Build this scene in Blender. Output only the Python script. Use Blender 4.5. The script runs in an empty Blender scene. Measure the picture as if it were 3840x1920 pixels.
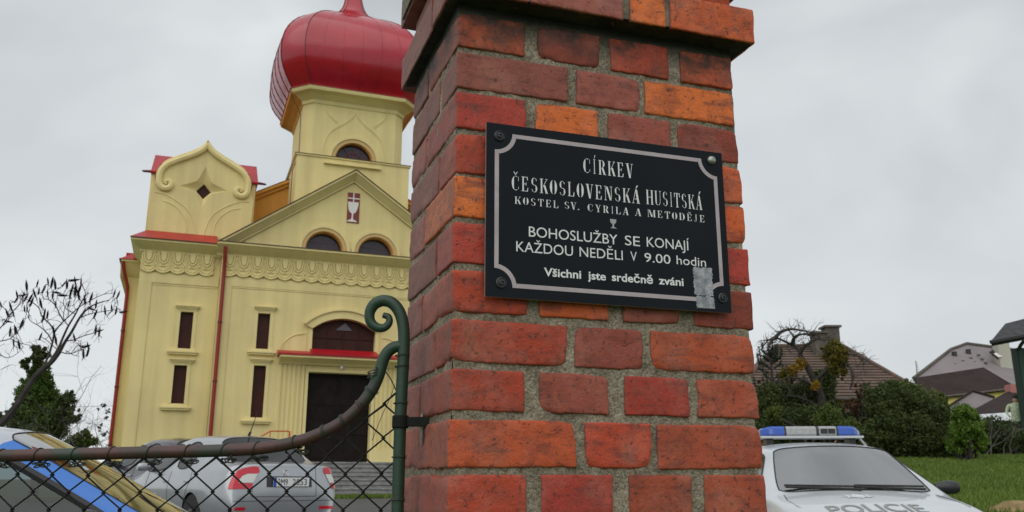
import bpy, bmesh, math, random
import numpy as np
from mathutils import Vector, Matrix, noise
from mathutils.bvhtree import BVHTree
R = math.radians
random.seed(11)
scene = bpy.context.scene
COL = scene.collection

# ------------------------------------------------------------------ camera
EYE = 1.05
cam = bpy.data.cameras.new("camera")
cam_ob = bpy.data.objects.new("camera", cam)
COL.objects.link(cam_ob)
scene.camera = cam_ob
cam.sensor_width = 36.0
cam.lens = 36.0 * 3300 / 3840
cam.clip_start = 0.05
cam.clip_end = 3000
cam_ob.location = (0, 0, EYE)
cam_ob.rotation_euler = (R(90 + 14.46), 0, 0)
cam.dof.use_dof = True
cam.dof.focus_distance = 1.6
cam.dof.aperture_fstop = 16.0

# ------------------------------------------------------------------ world: overcast sky
world = bpy.data.worlds.new("World")
scene.world = world
world.use_nodes = True
nt = world.node_tree
nt.nodes.clear()
wo = nt.nodes.new("ShaderNodeOutputWorld")
bg = nt.nodes.new("ShaderNodeBackground")
bg.inputs["Strength"].default_value = 0.1
sky = nt.nodes.new("ShaderNodeTexSky")
sky.sky_type = 'NISHITA'
sky.sun_disc = False
SUN_EL, SUN_AZ = R(52), R(200)
sky.sun_elevation = SUN_EL
sky.sun_rotation = SUN_AZ
tc = nt.nodes.new("ShaderNodeTexCoord")
mp = nt.nodes.new("ShaderNodeMapping")
mp.inputs["Scale"].default_value = (1.0, 1.0, 1.7)
mp.inputs["Rotation"].default_value = (0.1, 0.25, 0.4)
n1 = nt.nodes.new("ShaderNodeTexNoise")
n1.inputs["Scale"].default_value = 2.1
n1.inputs["Detail"].default_value = 4
n1.inputs["Roughness"].default_value = 0.5
n1.inputs["Distortion"].default_value = 0.35
rp = nt.nodes.new("ShaderNodeValToRGB")
rp.color_ramp.elements[0].position = 0.34
rp.color_ramp.elements[0].color = (0.50, 0.535, 0.555, 1)
rp.color_ramp.elements[1].position = 0.64
rp.color_ramp.elements[1].color = (0.77, 0.805, 0.825, 1)
sepz = nt.nodes.new("ShaderNodeSeparateXYZ")
hz = nt.nodes.new("ShaderNodeMapRange")          # cloud base is thinner and paler towards the horizon
hz.inputs["From Min"].default_value = 0.0
hz.inputs["From Max"].default_value = 0.30
hz.inputs["To Min"].default_value = 1.0
hz.inputs["To Max"].default_value = 0.0
mixh = nt.nodes.new("ShaderNodeMix"); mixh.data_type = 'RGBA'
mixh.inputs["B"].default_value = (0.90, 0.93, 0.95, 1)
mulh = nt.nodes.new("ShaderNodeMath"); mulh.operation = 'MULTIPLY'; mulh.inputs[1].default_value = 0.62
cl = nt.nodes.new("ShaderNodeVectorMath"); cl.operation = 'SCALE'; cl.inputs["Scale"].default_value = 10.0
mixs = nt.nodes.new("ShaderNodeMix"); mixs.data_type = 'RGBA'
mixs.inputs["Factor"].default_value = 0.96
L = nt.links.new
L(tc.outputs["Generated"], mp.inputs["Vector"]); L(mp.outputs["Vector"], n1.inputs["Vector"])
L(n1.outputs["Fac"], rp.inputs["Fac"])
L(tc.outputs["Generated"], sepz.inputs["Vector"]); L(sepz.outputs["Z"], hz.inputs["Value"])
L(hz.outputs["Result"], mulh.inputs[0]); L(mulh.outputs["Value"], mixh.inputs["Factor"])
L(rp.outputs["Color"], mixh.inputs["A"])
L(mixh.outputs["Result"], cl.inputs[0])
L(sky.outputs["Color"], mixs.inputs["A"]); L(cl.outputs["Vector"], mixs.inputs["B"])
L(mixs.outputs["Result"], bg.inputs["Color"]); L(bg.outputs["Background"], wo.inputs["Surface"])

sun = bpy.data.lights.new("sun", 'SUN')
sun.energy = 1.5
sun.angle = R(85)
sun.color = (1.0, 0.96, 0.90)
sun_ob = bpy.data.objects.new("sun", sun)
COL.objects.link(sun_ob)
sun_ob.rotation_euler = (R(90) - SUN_EL, 0, R(180) - SUN_AZ + R(0))

scene.view_settings.view_transform = 'Standard'
scene.view_settings.look = 'None'
scene.view_settings.exposure = 0.0
scene.view_settings.gamma = 1.0
scene.view_settings.use_curve_mapping = False
scene.cycles.max_bounces = 7
scene.cycles.diffuse_bounces = 3
scene.cycles.transparent_max_bounces = 12

# ------------------------------------------------------------------ helpers
def tag(o, label=None, cat=None, group=None, kind=None):
    if label: o['label'] = label
    if cat: o['category'] = cat
    if group: o['group'] = group
    if kind: o['kind'] = kind
    return o

def empty(name, loc=(0, 0, 0), rz=0.0, label=None, cat=None, group=None):
    o = bpy.data.objects.new(name, None)
    COL.objects.link(o)
    o.location = loc
    o.rotation_euler = (0, 0, rz)
    o.empty_display_size = 0.2
    return tag(o, label, cat, group)

def link(name, me, m=None, parent=None, loc=None, smooth=False):
    o = bpy.data.objects.new(name, me)
    COL.objects.link(o)
    if m is not None and not me.materials:
        for x in (m if isinstance(m, (list, tuple)) else [m]): me.materials.append(x)
    if parent: o.parent = parent
    if loc: o.location = loc
    if smooth:
        me.polygons.foreach_set("use_smooth", [True] * len(me.polygons))
    return o

class MB:
    """collects boxes, tubes, prisms into one mesh"""
    def __init__(s): s.v = []; s.f = []
    def add(s, vs, fs):
        n = len(s.v); s.v += [tuple(p) for p in vs]; s.f += [tuple(i + n for i in f) for f in fs]; return s
    def box(s, x0, x1, y0, y1, z0, z1):
        return s.add([(x0,y0,z0),(x1,y0,z0),(x1,y1,z0),(x0,y1,z0),(x0,y0,z1),(x1,y0,z1),(x1,y1,z1),(x0,y1,z1)],
                     [(3,2,1,0),(4,5,6,7),(0,1,5,4),(1,2,6,5),(2,3,7,6),(3,0,4,7)])
    def prism(s, prof, x0, x1, axis='x'):
        """profile of (a, b) swept along an axis: x -> (x, a, b); y -> (a, y, b); z -> (a, b, z)"""
        def P(a, b, t): return {'x': (t, a, b), 'y': (a, t, b), 'z': (a, b, t)}[axis]
        n = len(prof)
        vs = [P(a, b, x0) for a, b in prof] + [P(a, b, x1) for a, b in prof]
        fs = [tuple(range(n - 1, -1, -1)), tuple(range(n, 2 * n))] + [(i, (i + 1) % n, n + (i + 1) % n, n + i) for i in range(n)]
        return s.add(vs, fs)
    def tube(s, pts, r, seg=8, cap=True):
        pts = [Vector(p) for p in pts]; n = len(pts)
        rs = r if isinstance(r, (list, tuple)) else [r] * n
        t0 = (pts[1] - pts[0]).normalized()
        up = Vector((0, 0, 1)) if abs(t0.z) < 0.9 else Vector((0, 1, 0))
        nrm = (up - t0 * up.dot(t0)).normalized()
        vs = []
        for i, p in enumerate(pts):
            a = pts[max(i - 1, 0)]; b = pts[min(i + 1, n - 1)]
            t = (b - a)
            t = t.normalized() if t.length > 1e-9 else t0
            nrm = (nrm - t * nrm.dot(t))
            nrm = nrm.normalized() if nrm.length > 1e-6 else t.orthogonal().normalized()
            bn = t.cross(nrm)
            for k in range(seg):
                a_ = 2 * math.pi * k / seg
                vs.append(p + (nrm * math.cos(a_) + bn * math.sin(a_)) * rs[i])
        fs = []
        for i in range(n - 1):
            for k in range(seg):
                k2 = (k + 1) % seg
                fs.append((i*seg+k, i*seg+k2, (i+1)*seg+k2, (i+1)*seg+k))
        if cap:
            fs.append(tuple(range(seg - 1, -1, -1))); fs.append(tuple((n-1)*seg + k for k in range(seg)))
        return s.add(vs, fs)
    def lathe(s, prof, c=(0, 0, 0), seg=20):
        vs = []; fs = []
        for r, z in prof:
            for k in range(seg):
                a = 2 * math.pi * k / seg
                vs.append((c[0] + r * math.cos(a), c[1] + r * math.sin(a), c[2] + z))
        for i in range(len(prof) - 1):
            for k in range(seg):
                k2 = (k + 1) % seg
                fs.append((i*seg+k, i*seg+k2, (i+1)*seg+k2, (i+1)*seg+k))
        fs.append(tuple(range(seg - 1, -1, -1))); fs.append(tuple((len(prof)-1)*seg + k for k in range(seg)))
        return s.add(vs, fs)
    def mesh(s, name='mesh'):
        me = bpy.data.meshes.new(name); me.from_pydata(s.v, [], s.f); me.validate(); me.update(); return me
    def build(s, name, m, parent=None, smooth=False, bevel=0.0):
        me = s.mesh(name)
        if bevel:
            bm = bmesh.new(); bm.from_mesh(me)
            bmesh.ops.bevel(bm, geom=[e for e in bm.edges if e.calc_face_angle(0) > 0.5], offset=bevel, segments=2, affect='EDGES', profile=0.6)
            bm.to_mesh(me); bm.free()
        o = link(name, me, m, parent, smooth=smooth)
        if smooth: o.data.set_sharp_from_angle(angle=R(40))
        return o

def flat_mesh(splines, depth=0.0, z=0.0):
    """filled outline(s) with holes (even-odd) in a 2D plane, (x, y) -> (u, z); depth = thickness along w"""
    cu = bpy.data.curves.new("outline", 'CURVE'); cu.dimensions = '2D'; cu.fill_mode = 'BOTH'
    cu.extrude = depth / 2
    for pts in splines:
        sp = cu.splines.new('POLY'); sp.points.add(len(pts) - 1)
        for p, q in zip(sp.points, pts): p.co = (q[0], q[1], 0, 1)
        sp.use_cyclic_u = True
    ob = bpy.data.objects.new("outline", cu); COL.objects.link(ob)
    dg = bpy.context.evaluated_depsgraph_get()
    me = bpy.data.meshes.new_from_object(ob.evaluated_get(dg))
    bpy.data.objects.remove(ob); bpy.data.curves.remove(cu)
    return me

def slab(name, splines, w0, w1, m, parent=None):
    me = flat_mesh(splines, w1 - w0)
    me.transform(Matrix(((1,0,0,0),(0,0,-1,(w0+w1)/2),(0,1,0,0),(0,0,0,1))))
    me.materials.clear()
    return link(name, me, m, parent)

def arc(cx, cz, rx, rz, a0, a1, n=16):
    return [(cx + rx * math.cos(R(a0 + (a1 - a0) * i / n)), cz + rz * math.sin(R(a0 + (a1 - a0) * i / n))) for i in range(n + 1)]
def rect(x0, x1, z0, z1): return [(x0, z0), (x1, z0), (x1, z1), (x0, z1)]

def text_mesh(s, bold=0.0):
    cu = bpy.data.curves.new("text", 'FONT'); cu.body = s; cu.size = 1.0; cu.offset = bold; cu.resolution_u = 4
    ob = bpy.data.objects.new("text", cu); COL.objects.link(ob)
    dg = bpy.context.evaluated_depsgraph_get()
    me = bpy.data.meshes.new_from_object(ob.evaluated_get(dg))
    bpy.data.objects.remove(ob); bpy.data.curves.remove(cu)
    me.materials.clear()
    return me

def copy_tree(o, parent=None):
    c = o.copy(); COL.objects.link(c)
    if parent: c.parent = parent
    for ch in list(o.children): copy_tree(ch, c)
    return c

# ------------------------------------------------------------------ materials
def mat(name, col, rough=0.6, metal=0.0, var=0.0, vscale=6.0, bump=0.0, bscale=40.0, spec=0.5, col2=None, coat=0.0, detail=4.0, objvar=0.0, bdist=0.01):
    m = bpy.data.materials.new(name); m.use_nodes = True
    t = m.node_tree; b = t.nodes["Principled BSDF"]; K = t.links.new
    b.inputs["Base Color"].default_value = (*col, 1)
    b.inputs["Roughness"].default_value = rough
    b.inputs["Metallic"].default_value = metal
    b.inputs["Specular IOR Level"].default_value = spec
    if coat:
        b.inputs["Coat Weight"].default_value = coat; b.inputs["Coat Roughness"].default_value = 0.06
    g = t.nodes.new("ShaderNodeTexCoord")
    if var or col2:
        n = t.nodes.new("ShaderNodeTexNoise"); n.inputs["Scale"].default_value = vscale; n.inputs["Detail"].default_value = detail
        n.inputs["Roughness"].default_value = 0.62
        K(g.outputs["Object"], n.inputs["Vector"])
        r = t.nodes.new("ShaderNodeValToRGB")
        c2 = col2 if col2 else tuple(max(0, c * (1 - var)) for c in col)
        c1 = col if col2 else tuple(min(1, c * (1 + var * 0.6)) for c in col)
        r.color_ramp.elements[0].position = 0.35; r.color_ramp.elements[1].position = 0.68
        r.color_ramp.elements[0].color = (*c2, 1); r.color_ramp.elements[1].color = (*c1, 1)
        K(n.outputs["Fac"], r.inputs["Fac"])
        out = r.outputs["Color"]
        if objvar:
            oi = t.nodes.new("ShaderNodeObjectInfo"); hs = t.nodes.new("ShaderNodeHueSaturation")
            mr = t.nodes.new("ShaderNodeMapRange"); mr.inputs["To Min"].default_value = 1 - objvar; mr.inputs["To Max"].default_value = 1 + objvar
            K(oi.outputs["Random"], mr.inputs["Value"]); K(mr.outputs["Result"], hs.inputs["Value"]); K(out, hs.inputs["Color"]); out = hs.outputs["Color"]
        K(out, b.inputs["Base Color"])
    if bump:
        n2 = t.nodes.new("ShaderNodeTexNoise"); n2.inputs["Scale"].default_value = bscale; n2.inputs["Detail"].default_value = 5
        K(g.outputs["Object"], n2.inputs["Vector"])
        bp = t.nodes.new("ShaderNodeBump"); bp.inputs["Strength"].default_value = bump; bp.inputs["Distance"].default_value = bdist
        K(n2.outputs["Fac"], bp.inputs["Height"]); K(bp.outputs["Normal"], b.inputs["Normal"])
    return m

def plaster(name, col, stain=0.12):
    """painted render: very faint cloudy patches, long vertical rain marks, fine float texture"""
    m = bpy.data.materials.new(name); m.use_nodes = True
    t = m.node_tree; b = t.nodes["Principled BSDF"]; K = t.links.new
    b.inputs["Roughness"].default_value = 0.85; b.inputs["Specular IOR Level"].default_value = 0.2
    g = t.nodes.new("ShaderNodeTexCoord")
    n = t.nodes.new("ShaderNodeTexNoise"); n.inputs["Scale"].default_value = 0.55; n.inputs["Detail"].default_value = 6
    mpn = t.nodes.new("ShaderNodeMapping"); mpn.inputs["Scale"].default_value = (3.2, 3.2, 0.22)
    n2 = t.nodes.new("ShaderNodeTexNoise"); n2.inputs["Scale"].default_value = 1.0; n2.inputs["Detail"].default_value = 5
    K(g.outputs["Object"], n.inputs["Vector"]); K(g.outputs["Object"], mpn.inputs["Vector"]); K(mpn.outputs["Vector"], n2.inputs["Vector"])
    ad = t.nodes.new("ShaderNodeMath"); ad.operation = 'ADD'; K(n.outputs["Fac"], ad.inputs[0]); K(n2.outputs["Fac"], ad.inputs[1])
    r = t.nodes.new("ShaderNodeValToRGB"); r.color_ramp.elements[0].position = 0.36; r.color_ramp.elements[1].position = 0.62
    hv = t.nodes.new("ShaderNodeMath"); hv.operation = 'MULTIPLY'; hv.inputs[1].default_value = 0.5; K(ad.outputs[0], hv.inputs[0])
    r.color_ramp.elements[0].color = (col[0]*(1-stain), col[1]*(1-stain*1.1), col[2]*(1-stain*1.0), 1)
    r.color_ramp.elements[1].color = (*col, 1)
    K(hv.outputs[0], r.inputs["Fac"]); K(r.outputs["Color"], b.inputs["Base Color"])
    n3 = t.nodes.new("ShaderNodeTexNoise"); n3.inputs["Scale"].default_value = 90; n3.inputs["Detail"].default_value = 3
    n4 = t.nodes.new("ShaderNodeTexNoise"); n4.inputs["Scale"].default_value = 2.2; n4.inputs["Detail"].default_value = 3
    K(g.outputs["Object"], n3.inputs["Vector"]); K(g.outputs["Object"], n4.inputs["Vector"])
    a2 = t.nodes.new("ShaderNodeMath"); a2.operation = 'MULTIPLY_ADD'; a2.inputs[1].default_value = 3.0
    K(n4.outputs["Fac"], a2.inputs[0]); K(n3.outputs["Fac"], a2.inputs[2])
    bp = t.nodes.new("ShaderNodeBump"); bp.inputs["Strength"].default_value = 0.35; bp.inputs["Distance"].default_value = 0.012
    K(a2.outputs[0], bp.inputs["Height"]); K(bp.outputs["Normal"], b.inputs["Normal"])
    return m

def glass_mat(name, tint=(0.45, 0.5, 0.5), base=0.10, ior=1.9, rough=0.02):
    m = bpy.data.materials.new(name); m.use_nodes = True
    t = m.node_tree; t.nodes.clear(); K = t.links.new
    o = t.nodes.new("ShaderNodeOutputMaterial"); mx = t.nodes.new("ShaderNodeMixShader")
    tr = t.nodes.new("ShaderNodeBsdfTransparent"); tr.inputs["Color"].default_value = (*tint, 1)
    gl = t.nodes.new("ShaderNodeBsdfGlossy"); gl.inputs["Roughness"].default_value = rough
    fr = t.nodes.new("ShaderNodeFresnel"); fr.inputs["IOR"].default_value = ior
    ad = t.nodes.new("ShaderNodeMath"); ad.operation = 'ADD'; ad.use_clamp = True; ad.inputs[1].default_value = base
    K(fr.outputs["Fac"], ad.inputs[0]); K(ad.outputs[0], mx.inputs["Fac"]); K(tr.outputs[0], mx.inputs[1]); K(gl.outputs[0], mx.inputs[2]); K(mx.outputs[0], o.inputs["Surface"])
    return m

def brick_mat(name, greyed=False, soot=False):
    """fired clay: the brick's own colour comes from the object colour; kiln blotches, dark pits, hairline cracks"""
    m = bpy.data.materials.new(name); m.use_nodes = True
    t = m.node_tree; b = t.nodes["Principled BSDF"]; K = t.links.new
    b.inputs["Roughness"].default_value = 0.62; b.inputs["Specular IOR Level"].default_value = 0.35
    g = t.nodes.new("ShaderNodeTexCoord"); oi = t.nodes.new("ShaderNodeObjectInfo")
    off = t.nodes.new("ShaderNodeVectorMath"); off.operation = 'SCALE'; off.inputs["Scale"].default_value = 37.0
    cmb = t.nodes.new("ShaderNodeCombineXYZ"); K(oi.outputs["Random"], cmb.inputs[0]); K(oi.outputs["Random"], cmb.inputs[2]); K(cmb.outputs[0], off.inputs[0])
    add = t.nodes.new("ShaderNodeVectorMath"); K(g.outputs["Object"], add.inputs[0]); K(off.outputs[0], add.inputs[1])
    P = add.outputs[0]
    def noise_(sc, det=5, rough=0.6, dist=0.0):
        n = t.nodes.new("ShaderNodeTexNoise"); n.inputs["Scale"].default_value = sc; n.inputs["Detail"].default_value = det
        n.inputs["Roughness"].default_value = rough; n.inputs["Distortion"].default_value = dist; K(P, n.inputs["Vector"]); return n.outputs["Fac"]
    def ramp(src, p0, p1, c0=(0,0,0,1), c1=(1,1,1,1)):
        r = t.nodes.new("ShaderNodeValToRGB"); r.color_ramp.elements[0].position = p0; r.color_ramp.elements[1].position = p1
        r.color_ramp.elements[0].color = c0; r.color_ramp.elements[1].color = c1; K(src, r.inputs["Fac"]); return r.outputs["Color"]
    def mix(a, b_, f, mode='MIX'):
        x = t.nodes.new("ShaderNodeMix"); x.data_type = 'RGBA'; x.blend_type = mode
        for sock, val in (("A", a), ("B", b_), ("Factor", f)):
            if hasattr(val, 'links'): K(val, x.inputs[sock])
            elif sock == "Factor": x.inputs[sock].default_value = val
            else: x.inputs[sock].default_value = (*val, 1)
        return x.outputs["Result"]
    def gain(src, k):
        x = t.nodes.new("ShaderNodeMath"); x.operation = 'MULTIPLY'; x.inputs[1].default_value = k; K(src, x.inputs[0]); return x.outputs[0]
    c = oi.outputs["Color"]
    c = mix(c, (0.58, 0.15, 0.045), gain(ramp(noise_(15, 3, 0.5, 0.2), 0.66, 0.70), 0.40))       # orange spalls
    st = t.nodes.new("ShaderNodeMapping"); st.inputs["Scale"].default_value = (0.22, 0.22, 1.0); K(P, st.inputs["Vector"])
    ns_ = t.nodes.new("ShaderNodeTexNoise"); ns_.inputs["Scale"].default_value = 70; ns_.inputs["Detail"].default_value = 5; K(st.outputs["Vector"], ns_.inputs["Vector"])
    c = mix(c, (0.12, 0.035, 0.028), gain(ramp(ns_.outputs["Fac"], 0.54, 0.66), 0.50))             # drag marks of the wire cut
    c = mix(c, (0.17, 0.045, 0.035), gain(ramp(noise_(15, 7, 0.75, 0.5), 0.47, 0.66), 0.66))       # purple-brown kiln blotches
    c = mix(c, (0.72, 0.46, 0.36), gain(ramp(noise_(10, 5, 0.7), 0.48, 0.8), 0.20), 'MIX')          # faint bloom of salts
    c = mix(c, (0.055, 0.028, 0.024), gain(ramp(noise_(95, 5, 0.75), 0.56, 0.64), 0.8))            # dark pits
    c = mix(c, (0.07, 0.035, 0.03), gain(ramp(noise_(26, 5, 0.75, 2.4), 0.64, 0.69), 0.6))         # scorched scratches
    vo = t.nodes.new("ShaderNodeTexVoronoi"); vo.feature = 'DISTANCE_TO_EDGE'; vo.inputs["Scale"].default_value = 11
    wv = t.nodes.new("ShaderNodeVectorMath"); nz = t.nodes.new("ShaderNodeTexNoise"); nz.inputs["Scale"].default_value = 18
    K(P, nz.inputs["Vector"]); sc = t.nodes.new("ShaderNodeVectorMath"); sc.operation = 'SCALE'; sc.inputs["Scale"].default_value = 0.05
    K(nz.outputs["Color"], sc.inputs[0]); K(P, wv.inputs[0]); K(sc.outputs[0], wv.inputs[1]); K(wv.outputs[0], vo.inputs["Vector"])
    crack = ramp(vo.outputs["Distance"], 0.003, 0.009, (1,1,1,1), (0,0,0,1))
    cm = mix((0,0,0), crack, gain(ramp(noise_(6, 2), 0.60, 0.66), 0.7))
    c = mix(c, (0.05, 0.022, 0.018), cm)
    if greyed:  # grey-brown mixed over the clay, with darker blotches
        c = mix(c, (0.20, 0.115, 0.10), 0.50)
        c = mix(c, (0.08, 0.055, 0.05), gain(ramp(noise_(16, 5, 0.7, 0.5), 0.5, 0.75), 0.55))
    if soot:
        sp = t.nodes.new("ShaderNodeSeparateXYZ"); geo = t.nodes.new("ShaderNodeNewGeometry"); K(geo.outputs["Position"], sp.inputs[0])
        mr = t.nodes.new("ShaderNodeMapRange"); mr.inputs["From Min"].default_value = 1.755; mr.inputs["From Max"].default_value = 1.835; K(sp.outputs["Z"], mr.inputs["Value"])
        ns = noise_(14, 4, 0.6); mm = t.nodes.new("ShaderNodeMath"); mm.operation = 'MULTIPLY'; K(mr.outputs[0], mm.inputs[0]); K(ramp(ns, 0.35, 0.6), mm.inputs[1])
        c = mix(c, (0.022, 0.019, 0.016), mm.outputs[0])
    K(c, b.inputs["Base Color"])
    h1 = noise_(60, 6, 0.7); h2 = noise_(260, 3, 0.6)
    a = t.nodes.new("ShaderNodeMath"); a.operation = 'MULTIPLY_ADD'; a.inputs[1].default_value = 0.35; K(h2, a.inputs[0]); K(h1, a.inputs[2])
    s = t.nodes.new("ShaderNodeMath"); s.operation = 'SUBTRACT'; K(a.outputs[0], s.inputs[0]); K(cm, s.inputs[1])
    bp = t.nodes.new("ShaderNodeBump"); bp.inputs["Strength"].default_value = 0.9; bp.inputs["Distance"].default_value = 0.0030
    K(s.outputs[0], bp.inputs["Height"]); K(bp.outputs["Normal"], b.inputs["Normal"])
    rr = t.nodes.new("ShaderNodeMapRange"); rr.inputs["To Min"].default_value = 0.5; rr.inputs["To Max"].default_value = 0.8; K(h1, rr.inputs["Value"]); K(rr.outputs[0], b.inputs["Roughness"])
    return m

def mortar_mat(soot=True):
    m = bpy.data.materials.new("mortar"); m.use_nodes = True
    t = m.node_tree; b = t.nodes["Principled BSDF"]; K = t.links.new
    b.inputs["Roughness"].default_value = 0.95; b.inputs["Specular IOR Level"].default_value = 0.2
    g = t.nodes.new("ShaderNodeTexCoord")
    def N(sc, d=4, r=0.6):
        n = t.nodes.new("ShaderNodeTexNoise"); n.inputs["Scale"].default_value = sc; n.inputs["Detail"].default_value = d; n.inputs["Roughness"].default_value = r
        K(g.outputs["Object"], n.inputs["Vector"]); return n.outputs["Fac"]
    r = t.nodes.new("ShaderNodeValToRGB"); e = r.color_ramp.elements
    e[0].position = 0.30; e[0].color = (0.125, 0.103, 0.078, 1); e[1].position = 0.66; e[1].color = (0.40, 0.35, 0.28, 1)
    K(N(9, 8, 0.75), r.inputs["Fac"])
    vo = t.nodes.new("ShaderNodeTexVoronoi"); vo.inputs["Scale"].default_value = 330; K(g.outputs["Object"], vo.inputs["Vector"])
    r2 = t.nodes.new("ShaderNodeValToRGB"); r2.color_ramp.elements[0].position = 0.0; r2.color_ramp.elements[0].color = (0.45, 0.43, 0.38, 1)
    r2.color_ramp.elements[1].position = 0.9; r2.color_ramp.elements[1].color = (1.35, 1.33, 1.25, 1)
    sx = t.nodes.new("ShaderNodeSeparateColor"); K(vo.outputs["Color"], sx.inputs[0]); K(sx.outputs[0], r2.inputs["Fac"])
    mx = t.nodes.new("ShaderNodeMix"); mx.data_type = 'RGBA'; mx.blend_type = 'MULTIPLY'; mx.inputs["Factor"].default_value = 0.75
    K(r.outputs["Color"], mx.inputs["A"]); K(r2.outputs["Color"], mx.inputs["B"]); out = mx.outputs["Result"]
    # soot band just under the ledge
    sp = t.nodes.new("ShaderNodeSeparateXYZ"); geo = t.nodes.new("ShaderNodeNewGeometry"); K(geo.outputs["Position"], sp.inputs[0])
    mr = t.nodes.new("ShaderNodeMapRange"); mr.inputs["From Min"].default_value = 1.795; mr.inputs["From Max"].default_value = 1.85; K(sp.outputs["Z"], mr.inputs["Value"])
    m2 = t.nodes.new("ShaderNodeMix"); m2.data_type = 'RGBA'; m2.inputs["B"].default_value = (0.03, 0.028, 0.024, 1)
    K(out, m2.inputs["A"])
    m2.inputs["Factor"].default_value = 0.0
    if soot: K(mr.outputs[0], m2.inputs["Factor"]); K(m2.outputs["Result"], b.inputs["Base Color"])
    ad = t.nodes.new("ShaderNodeMath"); ad.operation = 'ADD'; K(N(420, 3), ad.inputs[0]); K(N(110, 5), ad.inputs[1])
    bp = t.nodes.new("ShaderNodeBump"); bp.inputs["Strength"].default_value = 1.0; bp.inputs["Distance"].default_value = 0.003
    K(ad.outputs[0], bp.inputs["Height"]); K(bp.outputs["Normal"], b.inputs["Normal"])
    return m

M = {}
M['brick'] = brick_mat('brick_clay'); M['brick_w'] = brick_mat('brick_greyed', greyed=True)
M['brick_s'] = brick_mat('brick_sooty', soot=True); M['brick_ws'] = brick_mat('brick_greyed_sooty', True, True)
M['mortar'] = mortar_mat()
M['ledge_mortar'] = mat('ledge_mortar', (0.20, 0.175, 0.135), 0.95, var=0.5, vscale=55, bump=0.8, bscale=220, bdist=0.002)
M['black_crust'] = mat('black_crust', (0.035, 0.028, 0.024), 0.9, var=0.6, vscale=20, bump=0.8, bscale=70, bdist=0.004)
M['wall'] = plaster('cream_yellow_render', (0.79, 0.665, 0.315), 0.17)
M['trim'] = plaster('cream_trim', (0.80, 0.675, 0.325), 0.12)
M['bounce_ochre'] = plaster('ochre_bounce_render', (0.66, 0.33, 0.075), 0.18)  # cream render with orange bounce off the red roofs put into its colour
M['red_metal'] = mat('red_painted_sheet', (0.40, 0.006, 0.014), 0.42, var=0.18, vscale=1.5, spec=0.4)
M['bounce_peach'] = plaster('peach_bounce_trim', (0.64, 0.44, 0.20), 0.10)  # cream trim tinted with the warm light reflected from the red roof
M['dome_red'] = mat('dome_red_sheet', (0.40, 0.003, 0.018), 0.26, var=0.16, vscale=0.9, bump=0.22, bscale=2.2, bdist=0.05, coat=0.25)
M['red_pipe'] = mat('red_downpipe', (0.27, 0.014, 0.008), 0.5, var=0.15)
M['seam'] = mat('dark_red_seam', (0.10, 0.006, 0.012), 0.45)
M['flash'] = mat('dark_flashing', (0.07, 0.025, 0.015), 0.6)
M['brown_pane'] = mat('dark_brown_pane', (0.048, 0.013, 0.009), 0.5, var=0.2, vscale=3, spec=0.2)
M['dark_glass'] = mat('dark_window_glass', (0.035, 0.024, 0.035), 0.12, var=0.3, vscale=2)
M['door'] = mat('dark_door_wood', (0.012, 0.008, 0.007), 0.6, var=0.4, vscale=3, spec=0.15)
M['bar'] = mat('window_bar', (0.09, 0.045, 0.05), 0.5)
M['emb_red'] = mat('emblem_maroon', (0.19, 0.020, 0.022), 0.5)
M['emb_white'] = mat('emblem_white', (0.72, 0.70, 0.68), 0.5)
M['stone'] = mat('grey_step_stone', (0.27, 0.27, 0.265), 0.85, var=0.3, vscale=5, bump=0.4, bscale=30)
M['orange_rail'] = mat('orange_red_rail', (0.55, 0.10, 0.02), 0.5)
M['asphalt'] = mat('asphalt', (0.085, 0.085, 0.085), 0.9, var=0.3, vscale=2, bump=0.5, bscale=120)
M['grass_ground'] = mat('grassy_soil', (0.075, 0.135, 0.022), 0.95, var=0.45, vscale=0.9, bump=0.6, bscale=25, bdist=0.05)

# ------------------------------------------------------------------ brick pillar
PC = (-0.0946, 1.3697, 0.0)
pillar = empty('brick_pillar', PC, R(18.69), 'tall square red brick gate pillar with grey mortar and a black sign on its front', 'pillar')
PW, PD = 0.548, 0.345

def coords(h, r, step):
    n = max(2, int((2 * h - 2 * r) / step))
    return [-h, -h + r * 0.35, -h + r] + [-h + r + (2 * h - 2 * r) * i / n for i in range(1, n)] + [h - r, h - r * 0.35, h]

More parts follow.
